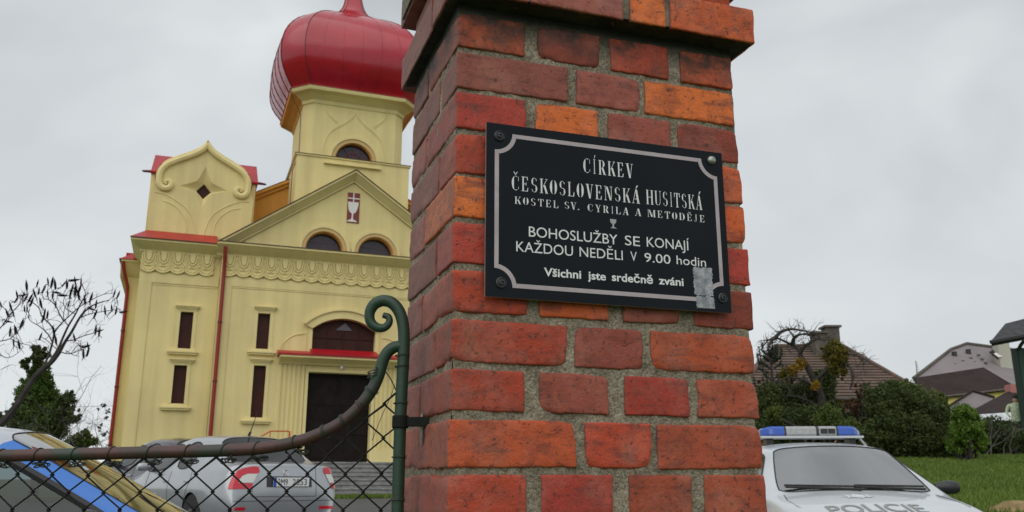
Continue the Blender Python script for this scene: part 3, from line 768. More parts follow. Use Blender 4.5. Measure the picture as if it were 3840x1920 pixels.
# ties wrapped round the rail and the knots beneath
def tie(x, turns=1.3, lean=0.010, knot=True, r=0.0009):
    z = rz_at(x); z2 = rz_at(x + .005); z1 = rz_at(x - .005)
    T = Vector((.01, 0, z2 - z1)).normalized(); N_ = Vector((-T.z, 0, T.x)); Y = Vector((0, 1, 0))
    c = Vector((x, 0, z)); pts = []
    n = int(26 * turns)
    for i in range(n + 1):
        a = -math.pi * 0.8 + 2 * math.pi * turns * i / n
        pts.append(c + T * (lean * (i / n - .5)) + (N_ * math.cos(a) + Y * math.sin(a)) * 0.0115)
    w = MB(); w.tube(pts, r * 1.3, 6)
    if knot:
        rr = random.Random(int(x * 9999))
        b = c - N_ * 0.0165
        pk = [b + Vector((rr.uniform(-.015, .015), rr.uniform(-.003, .003), rr.uniform(-.006, .004))) for _ in range(11)]
        w.tube(catmull(pk, 4), r * 1.5, 5)
        pk = [b + Vector((.009 * math.cos(a_) + .004 + .0006 * a_, .003 * math.sin(a_ * 2), .0035 * math.sin(a_) - .001)) for a_ in [k_ * .7 for k_ in range(14)]]
        w.tube(catmull(pk, 3), r * 1.3, 5)
        w.tube([c - N_ * .011 + T * lean * .3, b + Vector((.002, 0, -.004))], r, 5)
    w.build('tie_wire', M['tie'], gate, smooth=True)
xx = -1.28
while xx < -0.16:
    tie(xx + random.uniform(-.006, .006), random.choice([.80, .9, 1.0]), random.uniform(.014, .024)); xx += 0.0650
for x, t in ((-0.131, 1.9), (-0.098, 1.7), (-0.0690, 1.2), (-0.0520, 1.9)): tie(x, t, .006, False)
w = MB()
w.tube(catmull([(-.044, -.012, 1.243), (-.03, -.004, 1.238), (-.018, 0, 1.222), (-.010, .003, 1.205), (-.002, .002, 1.196)], 5), .0011, 5)
w.tube(catmull([(-.012, 0, 1.214), (-.02, .001, 1.19), (-.032, 0, 1.162), (-.048, .001, 1.120)], 5), .0006, 5)
w.build('tie_wire', M['tie'], gate)
w = MB()
for z in (1.262, 1.243, 1.18, 1.09, 1.02):
    pts = [Vector((.0122*math.cos(a), .0122*math.sin(a), z + .004*a/6.28)) for a in [k*.35 for k in range(24)]]
    w.tube(pts, .0011, 5)
w.build('tie_wire', M['tie'], gate)
w = MB()
for a0 in range(3):
    pts = [c_ for c_ in [Vector((-.0475 + .0128*math.cos(a)*.95, .0128*math.sin(a), 1.229 + a0*.0045 + .0128*math.cos(a)*.25)) for a in [k*.35 for k in range(19)]]]
    w.tube(pts, .0011, 5)
w.build('tie_wire', M['tie'], gate)
# smear of fresh mortar round the strap on the pillar's left face
sm = MB(); cs = [(0.0)]
rs = random.Random(3); ring_ = []
for k in range(22):
    a = 2*math.pi*k/22; rr_ = rs.uniform(.010, .019) * (1.7 if 4.1 < a < 5.3 else 1)
    ring_.append((rr_*math.cos(a)*.8, rr_*math.sin(a)*1.3))
vs = [(-.0075, .182, 1.151)] + [(-.003, .182 + a, 1.149 + b) for a, b in ring_] ; fs = [(0, k+1, (k+1) % 22 + 1) for k in range(22)]
sm.add(vs, fs)
sm.build('mortar_smear', mat('pale_mortar', (0.36, 0.34, 0.31), 0.95, var=0.4, vscale=60, bump=0.6, bscale=200, bdist=0.002), pillar, smooth=True)

# ------------------------------------------------------------------ church (x = along the front, y = into the building, z = up)
church = empty('church', (-5.975, 31.0, 0.0), R(20.3), 'cream yellow church with red onion dome, triangular pediment and a red downpipe', 'church')
def cbox(name, x0, x1, y0, y1, z0, z1, m, parent=None, bevel=0.0):
    b = MB(); b.box(x0, x1, y0, y1, z0, z1); return b.build(name, m, parent or church, bevel=bevel)
def cprism(name, prof, x0, x1, m, axis='x', parent=None):
    b = MB(); b.prism(prof, x0, x1, axis); return b.build(name, m, parent or church)
def ctube(name, pts2, w, r, m, seg=6, smooth=True):
    b = MB(); b.tube([Vector((p[0], w, p[1])) for p in pts2], r, seg); return b.build(name, m, church, smooth=smooth)
def smooth2(P, n=6):
    return [(v.x, v.z) for v in catmull([(p[0], 0, p[1]) for p in P], n)]

# --- centre bay front with its openings
XL, XR = -4.33, 4.45
WIN = [(-2.985, -2.575, 5.43, 6.74, False), (-3.00, -2.595, 3.18, 4.93, True)]
WINR = [(2.675, 3.085, 5.43, 6.74, False), (2.675, 3.085, 3.18, 4.93, True)]
doorr = rect(-1.165, 1.055, 1.73, 4.78)
archw = [(-1.10, 5.36), (1.12, 5.36), (1.12, 6.33)] + [(x, z) for x, z in arc(0.01, 5.05, 1.70, 1.66, 49.0, 131.0, 14)] + [(-1.10, 6.33)]
slab('wall', [rect(XL, XR, 0.2, 9.12), doorr, archw] + [rect(a, b, c, d) for a, b, c, d, _ in WIN + WINR], 0.0, 0.42, M['wall'], church)
cbox('wall', XL + .02, XR - .02, 0.43, 14.0, 0.2, 9.4, M['wall'])
# reveals behind openings are closed by panes and doors
def pane(x0, x1, z0, z1, w, m='brown_pane', bars=0):
    f = cbox('window', x0 - .02, x1 + .02, w, w + .03, z0 - .02, z1 + .02, M[m])
    return f
def window(x0, x1, z0, z1, w, hx, sx, hood_t, sill_z, long_=False):
    """slit window: pane, surround, tapered hood, heavy sill"""
    f = cbox('window', x0 - .03, x1 + .03, w + .15, w + .18, z0 - .03, z1 + .03, M['brown_pane'])
    b = MB()
    b.box(x0 - .11, x0 - .002, w - .025, w - .001, z0 - .0, z1 + .06); b.box(x1 + .002, x1 + .11, w - .025, w - .001, z0 - .0, z1 + .06)
    b.box(x0 - .11, x1 + .11, w - .027, w - .002, z1 + .002, z1 + .062)
    b.build('frame', M['trim'], f)
    b = MB(); a, c = hx; zt = hood_t
    for dx, dw, za, zb in ((0.0, .14, zt - .035, zt), (.03, .11, zt - .075, zt - .036), (.065, .075, zt - .12, zt - .076), (.095, .04, zt - .17, zt - .121)):
        b.box(a + dx, c - dx, w - dw, w - .001, za, zb)
    b.build('hood', M['trim'], f)
    b = MB(); a, c = sx
    b.box(a, c, w - .15, w - .001, sill_z - .06, sill_z); b.box(a + .03, c - .03, w - .11, w - .001, sill_z - .12, sill_z - .061)
    b.box(a + .10, c - .10, w - .05, w - .001, sill_z + .001, sill_z + .09)
    b.build('sill', M['trim'], f, bevel=.008)
    return f
for (x0, x1, z0, z1, lo), hx, sx, ht, sz in zip(WIN, [(-3.12, -2.36), (-3.14, -2.40)], [(-3.25, -2.33), (-3.30, -2.35)], [6.97, 5.16], [5.41, 3.09]):
    window(x0, x1, z0, z1, 0.0, hx, sx, ht, sz)
for (x0, x1, z0, z1, lo), ht, sz in zip(WINR, [6.97, 5.16], [5.41, 3.09]):
    window(x0, x1, z0, z1, 0.0, (2.5, 3.26), (2.42, 3.34), ht, sz)
# raised strips framing the flat field
b = MB()
for x0, x1 in ((XL + .003, XL + .40), (XR - .40, XR - .003)): b.box(x0, x1, -.035, -.001, 0.7, 7.62)
b.box(XL + .003, XR - .003, -.035, -.001, 7.621, 7.95)
b.build('pilaster_strip', M['wall'], church)
b = MB(); b.box(XL + .41, XR - .41, -.02, -.001, 7.57, 7.62); b.build('field_moulding', M['trim'], church)
# big arched window
f = cbox('arched_window', -1.13, 1.15, 0.20, 0.24, 5.3, 6.75, M['brown_pane'])
b = MB()
for k in range(1, 4): b.box(-1.10 + 2.22 * k / 4 - .018, -1.10 + 2.22 * k / 4 + .018, .165, .199, 5.36, 6.7)
b.box(-1.09, 1.11, .167, .198, 6.02, 6.05)
b.build('glazing_bar', M['brown_pane'], f)
g = MB(); g.add([(-.28, .163, 6.33), (.32, .163, 6.33), (.05, .163, 6.60)], [(0, 1, 2)])  # small paler triangle just in front of the dark pane
g.build('triangle_pane', mat('pale_triangle_pane', (0.10, 0.09, 0.11), 0.3), f)
ho = arc(-0.01, 5.12, 1.92, 1.86, 44.5, 135.5, 20); hi = arc(-0.01, 5.05, 1.70, 1.66, 49, 131, 20)
for nm, o_, i_, dw in (('arch_hood', ho, hi, .13), ('arch_hood', arc(-0.01, 5.12, 1.98, 1.93, 44.5, 135.5, 20), ho, .20)):
    slab(nm, [o_ + i_[::-1]], -dw, -.001, M['trim'], church)
for x0, x1 in ((-1.24, -1.105), (1.125, 1.26)): cbox('arch_jamb', x0, x1, -.04, -.001, 5.46, 6.42, M['trim'])
for s in (1, -1):
    for r_, rr in ((.80, .022), (.74, .014)):
        pts = [(0.02 - s * (2.14 - .80 * (1 - math.cos(R(a))) * 1.0 + (.80 - r_)) * 1.0 , 5.5 + r_ * math.sin(R(a)) * .78) for a in range(0, 91, 6)]
        ctube('arc_moulding', pts, -.008, rr, M['trim'])
    ctube('arc_moulding', [(0.02 - s * 1.345, 5.5), (0.02 - s * 1.345, 6.16)], -.008, .02, M['trim'])
# canopy
b = MB(); b.prism([(-.001, 5.02), (-.10, 5.02), (-.16, 5.09), (-.48, 5.20), (-.60, 5.20), (-.60, 5.27), (-.001, 5.27)], -2.20, 2.14)
can = b.build('canopy', M['trim'], church)
b = MB(); b.prism([(-.64, 5.272), (-.64, 5.33), (-.002, 5.50), (-.002, 5.272)], -2.26, 2.20)
b.build('red_roof_sheet', M['red_metal'], can)
b = MB(); b.prism([(-.655, 5.325), (-.655, 5.345), (-.003, 5.60), (-.003, 5.50)], -1.16, 1.18)
b.build('red_roof_sheet', M['red_metal'], can)
for s in (-1, 1):
    b = MB(); xm = -.05 + s * 1.68
    prof = [(xm - .47, -.001)]
    for k in range(6):
        x = xm - .39 + k * .155; prof += [(x - .05, -.02), (x - .04, -.06), (x + .04, -.06), (x + .05, -.02)]
    prof += [(xm + .47, -.001)]
    b.prism(prof, 2.2, 5.018, 'z'); b.build('fluted_pilaster', M['trim'], church)
    b = MB(); b.box(xm - .50, xm + .50, -.075, -.002, 1.75, 2.199); b.build('plinth', M['trim'], church)
b = MB(); b.box(-1.27, -1.168, -.07, -.002, 1.75, 4.90); b.box(1.058, 1.16, -.07, -.002, 1.75, 4.90); b.box(-1.27, 1.16, -.072, -.002, 4.785, 4.899)
b.build('door_frame', M['trim'], church)
# doors
dl = cbox('door', -1.18, -.058, .28, .34, 1.72, 4.8, M['door']); dr = cbox('door', -.052, 1.07, .28, .34, 1.72, 4.8, M['door'])
for d_, xa, xb in ((dl, -1.10, -.14), (dr, .03, .99)):
    for za, zb in ((1.86, 2.55), (2.68, 3.55), (3.68, 4.62)):
        b = MB(); b.box(xa, xb, .262, .279, za, zb); b.build('door_panel', M['door'], d_, bevel=.01)
b = MB(); b.lathe([(.03, 0), (.06, .03), (.065, .08), (.04, .13), (.01, .14)], (-.05, -.15, 4.90), 12); b.build('door_lamp', M['emb_white'], church, smooth=True)
# --- frieze
def tongue_mesh():
    hw = .232
    out = [(-hw, .72), (-hw, .10)] + [(x, .10 - .10 * math.cos(math.pi * x / (2 * hw)) ** .8) for x in np.linspace(-hw, hw, 13)[1:-1]] + [(hw, .10), (hw, .72)]
    b = MB()
    b.prism([(x, z) for x, z in out], -.055, -.001, 'y')
    U = [(-.15, .72), (-.148, .60), (-.13, .48), (-.09, .37), (0, .31), (.09, .37), (.13, .48), (.148, .60), (.15, .72)]
    b.tube([Vector((x, -.075, z)) for x, z in smooth2(U, 3)], .032, 6)
    b.prism([(x * .62, .72 - (.72 - z) * .82) for x, z in smooth2(U, 2)], -.115, -.055, 'y')
    for s in (-1, 1):
        b.tube([Vector((s * x, -.060, z)) for x, z in smooth2([(.232, .40), (.20, .24), (.13, .13), (.03, .07)], 3)], .030, 5)
        b.tube([Vector((s * x, -.060, z)) for x, z in smooth2([(.225, .60), (.185, .42), (.15, .26), (.07, .19)], 3)], .022, 5)
    b.tube([Vector((x, -.065, z)) for x, z in [(x, .115 - .115 * math.cos(math.pi * x / (2 * hw)) ** .8) for x in np.linspace(-hw, hw, 11)]], .036, 6)
    for x in (-.05, 0, .05): b.box(x - .018, x + .018, -.10, -.04, .21, .245)
    return b.mesh('frieze_tongue')
tm = tongue_mesh()
def tongue(x, w, z, mirror=False):
    o = link('frieze_tongue', tm, M['trim'], church, (x, w, z)); return o
x = -4.06
while x < 4.35: tongue(x, 0.0, 7.965); x += .466
x = -6.665
while x < -4.40: tongue(x, 0.35, 7.985); x += .4655
# --- cornices
def cornice(x0, x1, w, name='cornice'):
    c = cprism(name, [(w, 8.62), (w - .07, 8.66), (w - .11, 8.74), (w - .30, 8.86), (w - .44, 8.96), (w - .46, 8.985), (w - .50, 8.985), (w - .50, 9.055), (w, 9.055)], x0, x1, M['trim'])
    f = cprism('flashing', [(w - .53, 9.056), (w - .53, 9.078), (w + .0, 9.10), (w + .0, 9.056)], x0 - .02, x1 + .02, M['flash'], parent=c)
    return c
cornice(-4.50, 4.62, -.001)
# --- pediment
def vbox(poly): return poly
ap = 0.10
lun = [(-0.86, 9.20, .675), (1.015, 9.18, .665)]
slab('pediment', [[(-4.35, 9.10), (4.55, 9.10), (ap, 12.05)]] + [arc(cx, cz, r, r, 0, 180, 18) for cx, cz, r in lun], 0.001, 0.35, M['wall'], church)
for cx, cz, r in lun:
    p = cbox('lunette_window', cx - r - .02, cx + r + .02, .27, .30, cz - .05, cz + r + .02, M['dark_glass'])
    b = MB(); b.box(cx - .012, cx + .012, .25, .269, cz, cz + r); b.box(cx - r, cx + r, .252, .268, cz + .30, cz + .32)
    b.build('glazing_bar', M['bar'], p)
    slab('reveal', [arc(cx, cz, r + .004, r + .004, 0, 180, 18) + arc(cx, cz, r - .03, r - .03, 180, 0, 18)], .02, .26, M['bounce_ochre'], p)  # warm bounce inside the arch is painted on
    slab('surround', [arc(cx, cz, r + .24, r + .24, 0, 180, 22) + arc(cx, cz, r + .13, r + .13, 180, 0, 22)], -.075, -.001, M['trim'], p)
    slab('surround', [arc(cx, cz, r + .128, r + .128, 0, 180, 22) + arc(cx, cz, r + .006, r + .006, 180, 0, 22)], -.045, -.001, M['bounce_peach'], p)  # inner band: reflected orange light painted into the trim
def chevron(a0, zt, t, w0, w1, m, name, sl=.69, half=4.62, par=None, base=9.08):
    o = [(a0 - half, zt - sl * half), (a0, zt), (a0 + half, zt - sl * half), (a0 + half, zt - sl * half - t), (a0, zt - t), (a0 - half, zt - sl * half - t)]
    return slab(name, [o], w0, w1, m, par or church)
rk = chevron(ap, 12.24, .085, -.38, -.001, M['trim'], 'raking_cornice')
def rake_cove(a0, zt, w0, w1, t, half, m, par):
    b = MB(); sl = .69
    for sg in (-1, 1):
        b.add([(a0, w0, zt), (a0 + sg * half, w0, zt - sl * half), (a0 + sg * half, w1, zt - t - sl * half), (a0, w1, zt - t)], [(0, 1, 2, 3) if sg < 0 else (3, 2, 1, 0)])
    return b.build('raking_cove', m, par)
rake_cove(ap, 12.154, -.34, -.075, .235, 4.5, M['trim'], rk)
chevron(ap, 11.915, .05, -.08, -.001, M['trim'], 'raking_moulding', par=rk, half=4.2)
chevron(ap, 12.272, .03, -.42, -.001, M['flash'], 'flashing', par=rk)
cbox('roof_box', -4.0, 4.2, .36, 1.0, 9.1, 9.5, M['red_metal'])
# emblem
em = cbox('emblem', -.105, .345, -.03, -.002, 10.31, 11.465, M['emb_red'])
E_ = lambda x, y: (-.105 + (x - 1305) * .003, 11.465 - (y - 520) * .00303)
cup = [E_(*p) for p in [(1310,640),(1444,640),(1436,690),(1420,745),(1405,772),(1382,786),(1378,840),(1384,862),(1425,878),(1425,890),(1308,890),(1308,878),(1350,862),(1362,840),(1362,786),(1340,772),(1322,740),(1314,690)]]
slab('chalice_emblem', [cup], -.038, -.031, M['emb_white'], em)
slab('cross_emblem', [[E_(*p) for p in [(1371,522),(1384,522),(1384,586),(1453,586),(1453,600),(1384,600),(1384,639),(1371,639),(1371,600),(1307,600),(1307,586),(1371,586)]]], -.038, -.031, M['emb_white'], em)

# --- left wing (mirrored on the right, mostly behind the pillar)
def wing(s):
    X = (lambda x: x) if s < 0 else (lambda x: 0.12 - x)
    def S(a, b): return (min(X(a), X(b)), max(X(a), X(b)))
    w = .35
    wins = [(-5.495, -5.085, 5.42, 6.69), (-5.535, -5.135, 3.60, 4.87)]
    a, b_ = S(-6.91, -4.34)
    slab('wall', [rect(a, b_, .2, 9.0)] + [rect(*S(x0, x1), z0, z1) for x0, x1, z0, z1 in wins], w, w + .4, M['wall'], church)
    cbox('wall', a + .02, b_ - .02, w + .41, 6.5, .2, 9.02, M['wall'])
    for (x0, x1, z0, z1), hx, sx, ht, sz in zip(wins, [(-5.67, -4.89), (-5.70, -4.91)], [(-5.81, -4.83), (-5.865, -4.90)], [6.90, 5.08], [5.345, 3.495]):
        window(*S(x0, x1), z0, z1, w, S(*hx), S(*sx), ht, sz)
    b = MB(); p, q = S(-6.905, -6.50); b.box(p, q, w - .035, w - .001, .7, 7.62); p, q = S(-6.905, -4.36); b.box(p, q, w - .035, w - .001, 7.621, 7.97)
    b.build('pilaster_strip', M['wall'], church)
    p, q = S(-6.47, -4.40); cbox('field_moulding', p, q, w - .02, w - .001, 7.56, 7.60, M['trim'])
    # cornice with mitred outer return
    prof = [(0, 8.62), (.07, 8.66), (.11, 8.74), (.30, 8.86), (.44, 8.96), (.46, 8.965), (.46, 9.03), (0, 9.03)]
    n = len(prof); vs = []; fs = []
    for k, (px_, py_) in enumerate([(-4.34, None), (-6.91, 'c'), (-6.91, 'b')]):
        for d, z in prof:
            if py_ is None: vs.append((X(px_), w - d, z))
            elif py_ == 'c': vs.append((X(px_ - d * .78), w - d, z))
            else: vs.append((X(px_ - d * .78), 3.0, z))
    for k in range(2):
        for i in range(n): fs.append((k*n+i, k*n+(i+1) % n, (k+1)*n+(i+1) % n, (k+1)*n+i))
    fs += [tuple(range(n)), tuple(range(2*n, 3*n))]
    mb = MB(); mb.add(vs, fs); c = mb.build('cornice', M['trim'], church)
    xo, xi, xr = X(-7.29), X(-6.86), X(-4.52)
    mb = MB(); mb.add([(xo, w - .49, 9.035), (xr, w - .49, 9.035), (xr, 1.02, 9.59), (xi, 1.02, 9.59), (xo, 3.0, 9.035), (xi, 3.0, 9.59),
                       (xo, w - .49, 9.06), (xr, w - .49, 9.06), (xr, 1.02, 9.62), (xi, 1.02, 9.62), (xo, 3.0, 9.06), (xi, 3.0, 9.62)],
                      [(6, 7, 8, 9), (6, 9, 11, 10), (0, 1, 7, 6), (1, 2, 8, 7), (0, 6, 10, 4), (0, 3, 2, 1), (0, 4, 5, 3)])
    mb.build('lean_to_roof', M['red_metal'], church)
    mb = MB(); p, q = min(xo, xr) - .01, max(xo, xr) + .01; mb.box(p, q, w - .505, w - .491, 9.030, 9.058); mb.build('flashing', M['flash'], c)
    # turret gable
    w = 1.0; cx = -5.125
    L_ = [(0, 13.17), (-.10, 13.02), (-.27, 12.85), (-.45, 12.73), (-.66, 12.60), (-.98, 12.42), (-1.30, 12.25), (-1.50, 12.05), (-1.62, 11.78), (-1.645, 11.52)]
    Ls = smooth2(L_, 4)
    half = Ls + [(-1.645, 11.30), (-1.735, 11.10), (-1.735, 9.3)]
    out = [(X(cx + x), z) for x, z in half] + [(X(cx - x), z) for x, z in half[::-1]][:-1]
    star = []
    tips = [(0, 12.19), (.82, 11.35), (0, 10.64), (-.82, 11.35)]
    for k in range(4):
        p, q = tips[k], tips[(k+1) % 4]
        cxm, czm = 0.0, 11.36
        for t in np.linspace(0, 1, 9)[:-1]:
            mx_, mz_ = p[0]*(1-t) + q[0]*t, p[1]*(1-t) + q[1]*t
            kf = 1 - .62 * math.sin(math.pi * t) * .62
            star.append((X(cx + cxm + (mx_ - cxm) * kf), czm + (mz_ - czm) * kf))
    slab('turret_wall', [out, star], w, w + .2, M['wall'], church)
    dia = [(X(cx + x), z) for x, z in [(0, 11.57), (.255, 11.285), (0, 11.00), (-.255, 11.285)]]
    # sloping faces of the star recess run down to the small square window
    ctr = (X(cx), 11.285); n = len(star); vs = [(x, w + .001, z) for x, z in star]
    for x, z in star:
        dx, dz = x - ctr[0], z - ctr[1]
        k = 1.0 / (abs(dx) / .262 + abs(dz) / .292)
        vs.append((ctr[0] + dx * k, w + .185, ctr[1] + dz * k))
    mb = MB(); mb.add(vs, [(i, (i+1) % n, n + (i+1) % n, n + i) for i in range(n)]); mb.build('star_recess', M['wall'], church)
    slab('turret_wall', [out, dia], w + .201, w + .4, M['wall'], church)
    cbox('diamond_window', X(cx) - .27, X(cx) + .27, w + .30, w + .33, 10.98, 11.59, M['brown_pane'])
    # moulded rim ending in volutes
    vol = [(-1.52, 11.52), (-1.50, 11.34), (-1.40, 11.21), (-1.26, 11.19), (-1.14, 11.26), (-1.11, 11.38), (-1.17, 11.47), (-1.26, 11.47), (-1.30, 11.40), (-1.25, 11.35)]
    inner = [(0, 13.0)] + [(-.14, 12.82), (-.30, 12.68), (-.50, 12.55), (-.72, 12.43), (-.98, 12.29), (-1.26, 12.12), (-1.43, 11.94), (-1.51, 11.74)]
    for q in (1, -1):
        P = smooth2(inner + vol, 4)
        ctube('scroll_moulding', [(X(cx + q * x), z) for x, z in P], w - .04, [.115 if k < len(P) * .70 else .115 - .065 * (k - len(P) * .70) / (len(P) * .30) for k in range(len(P))], M['trim'], 8)
        P2 = [(x * 1.01, z + .115) for x, z in smooth2(inner[:8], 4)]
        ctube('scroll_moulding', [(X(cx + q * x), z) for x, z in P2], w - .05, .05, M['trim'], 6)
        ctube('arc_moulding', [(X(cx + q * x), z) for x, z in smooth2([(-1.60, 11.03), (-1.20, 10.95), (-.66, 10.65), (-.32, 10.27), (-.15, 9.72), (-.14, 9.5)], 5)], w - .004, .022, M['trim'])
        ctube('arc_moulding', [(X(cx + q * x), z) for x, z in smooth2([(-1.32, 10.74), (-.93, 10.60), (-.60, 10.27), (-.47, 9.91), (-.46, 9.5)], 5)], w - .004, .020, M['trim'])
    mb = MB(); fl = [(X(cx + x), z + .012) for x, z in Ls]; fr = [(X(cx - x), z + .012) for x, z in Ls]
    for F in (fl, fr): mb.tube([Vector((x, w + .0, z)) for x, z in F], .022, 5); mb.tube([Vector((x, w + .3, z)) for x, z in F], .03, 5)
    mb.build('flashing', M['seam'], church)
    p, q = S(-6.94, -3.31); cbox('turret_wall', p, q, w + .41, 4.6, 9.1, 11.93, M['wall'])
    mb = MB(); p, q = S(-6.96, -3.24)
    mb.prism([(1.36, 11.88), (1.36, 11.93), (3.05, 13.13), (4.8, 11.93), (4.8, 11.88)], p, q)
    tr = mb.build('turret_roof', M['red_metal'], church)
    for xx_ in (p, q):
        sgn = -1 if xx_ == p else 1
        mb = MB(); mb.tube([(xx_ - sgn*.12, 1.34, 11.88), (xx_ + sgn*.04, 1.34, 11.88), (xx_ + sgn*.26, 1.34, 11.87), (xx_ + sgn*.30, 1.34, 11.865)], [.06, .055, .04, .012], 8)
        mb.build('gutter_spout', M['seam'], tr, smooth=True)
    mb = MB(); mb.tube([(p - .01, 1.34, 11.88), (q + .01, 1.34, 11.88)], .06, 8); mb.build('gutter', M['red_metal'], tr, smooth=True)
wing(-1); wing(1)

# --- outer bay set far back, with its eave and downpipe
for s in (-1, 1):
    X = (lambda x: x) if s < 0 else (lambda x: .12 - x)
    a, b_ = sorted((X(-7.435), X(-6.4))); cbox('wall', a, b_, 3.01, 13.0, .2, 8.7, M['wall'])
    a, b_ = sorted((X(-7.70), X(-6.93)))
    mb = MB(); mb.prism([(3.009, 8.30), (2.9, 8.40), (2.62, 8.78), (2.55, 8.80), (2.55, 8.87), (13.0, 8.87), (13.0, 8.30)], a, b_); mb.build('cornice', M['trim'], church)
    mb = MB(); e = X(-7.74); i_ = X(-6.5)
    mb.add([(e, 2.5, 8.875), (i_, 2.5, 8.875), (i_, 4.0, 9.9), (e, 13, 8.875), (i_, 13, 9.9), (i_, 2.5, 8.875)], [(0, 1, 2), (0, 2, 4, 3)])
    mb.build('lean_to_roof', M['red_metal'], church)
    cbox('flashing', min(e, e - s*.0) - .02, max(e, e) + .02, 2.48, 13.0, 8.84, 8.872, M['flash'])
mb = MB(); mb.box(-7.58, -7.0, 3.0, 4.2, 8.9, 9.22); mb.build('dormer', M['red_metal'], church)
def pipe(pts, r=.062):
    b = MB(); b.tube(pts, r, 12)
    o = b.build('downpipe', M['red_pipe'], church, smooth=True)
    for z in (2.3, 4.3, 6.3):
        c = MB(); p = pts[-1]; c.lathe([(r + .012, 0), (r + .016, .01), (r + .016, .05), (r + .012, .06)], (p[0], p[1], z), 12)
        c.build('pipe_clip', M['seam'], o, smooth=True)
pipe([(-4.25, -.36, 8.92), (-4.25, -.34, 8.75), (-4.235, -.22, 8.45), (-4.225, -.13, 8.15), (-4.225, -.12, 7.8), (-4.225, -.12, .6)])
pipe([(-7.62, 2.60, 8.80), (-7.60, 2.62, 8.62), (-7.50, 2.80, 8.25), (-7.41, 2.90, 7.95), (-7.40, 2.92, 7.6), (-7.40, 2.92, .5)])

# --- nave gable behind the pediment
ng = slab('nave_gable', [[(-6.8, 9.1), (-6.8, 9.92), (.1, 13.73), (7.0, 9.92), (7.0, 9.1)]], 3.0, 3.3, M['bounce_ochre'], church)  # orange roof bounce is part of the gable's colour
for s in (1, -1):
    b = MB(); P = lambda x, d: (.1 - s * x, 13.73 - .553 * x + d)
    for d0, d1, w0, w1 in ((-.02, .10, 2.80, 2.999), (-.16, -.021, 2.90, 2.998)):
        q = [P(0, d1), P(6.9, d1), P(6.9, d0), P(0, d0)]
        b.prism(q, w0, w1, 'y')
    b.build('raking_moulding', M['bounce_ochre'], ng)
    b = MB(); t_ = .125 if s > 0 else .2; b.prism([P(0, t_), P(7.0, t_), P(7.0, .101), P(0, .101)], 2.79, 12.0, 'y'); b.build('nave_roof', M['red_metal'] if s < 0 else M['flash'], church)

# --- tower
cxT, cyT = .14, 2.62
cbox('tower_wall', .16 - 2.13, .16 + 2.13, .5, 4.8, 9.0, 12.90, M['wall'])
tl = cbox('tower_ledge', .16 - 2.18, .16 + 2.18, .45, 4.85, 12.901, 12.955, M['trim'])
cbox('flashing', .16 - 2.20, .16 + 2.20, .43, 4.87, 12.956, 12.975, M['flash'], tl)
cbox('tower_sill', -.98, 1.18, .38, .499, 12.66, 12.72, M['trim'])
def octo(h, c, z, cx=cxT, cy=cyT):
    return [(cx - h + c, cy - h, z), (cx + h - c, cy - h, z), (cx + h, cy - h + c, z), (cx + h, cy + h - c, z), (cx + h - c, cy + h, z), (cx - h + c, cy + h, z), (cx - h, cy + h - c, z), (cx - h, cy - h + c, z)]
HB, CB_ = 1.95, .36
b = MB(); lo = octo(HB, CB_, 12.976); hi_ = octo(HB, CB_, 15.30)
b.add(lo + hi_, [(i, (i+1) % 8, 8 + (i+1) % 8, 8 + i) for i in range(1, 8)] + [tuple(range(8, 16)), tuple(range(7, -1, -1))])
b.build('tower_wall', M['wall'], church)
fw = cyT - HB
slab('tower_wall', [rect(cxT - HB + CB_, cxT + HB - CB_, 12.976, 15.30), arc(.165, 12.98, .715, .715, 0, 180, 18)], fw, fw + .3, M['wall'], church)
lw = cbox('tower_window', -.6, .93, fw + .22, fw + .25, 12.977, 13.75, M['dark_glass'])
b = MB()
for a in (18, 54, 90, 126, 162):
    b.tube([(.165, fw + .19, 12.99), (.165 + .70 * math.cos(R(a)), fw + .19, 12.99 + .70 * math.sin(R(a)))], .012, 5)
b.tube([(x, fw + .19, z) for x, z in arc(.165, 12.98, .36, .36, 0, 180, 10)], .012, 5)
b.build('glazing_bar', M['emb_red'], lw)
slab('surround', [arc(.165, 12.98, .98, .98, 0, 180, 22) + arc(.165, 12.98, .86, .86, 180, 0, 22)], fw - .07, fw - .001, M['trim'], lw)
slab('surround', [arc(.165, 12.98, .858, .858, 0, 180, 22) + arc(.165, 12.98, .72, .72, 180, 0, 22)], fw - .03, fw - .001, M['bounce_peach'], lw)  # inner band tinted with reflected light, like the lunettes
slab('reveal', [arc(.165, 12.98, .718, .718, 0, 180, 22) + arc(.165, 12.98, .695, .695, 180, 0, 22)], fw + .01, fw + .2, M['bounce_ochre'], lw)  # bounce light painted onto the reveal
for s in (1, -1):
    for d in (0, .07):
        ctube('ogee_moulding', [(.165 + s * x, z - d) for x, z in smooth2([(.0, 15.02), (.10, 14.80), (.32, 14.55), (.62, 14.33), (.88, 14.12), (1.08, 13.82), (1.18, 13.4), (1.2, 13.0)], 5)], fw - .004, .018, M['trim'])
        ctube('ogee_moulding', [(.165 + s * x, z - d) for x, z in smooth2([(1.20, 15.2), (1.16, 14.98), (1.02, 14.74), (.80, 14.55), (.70, 14.48)], 5)], fw - .004, .018, M['trim'])
b = MB(); b.box(cxT - HB + CB_ + .3, cxT + HB - CB_ - .3, fw - .02, fw - .001, 15.16, 15.20); b.build('field_moulding', M['trim'], church)
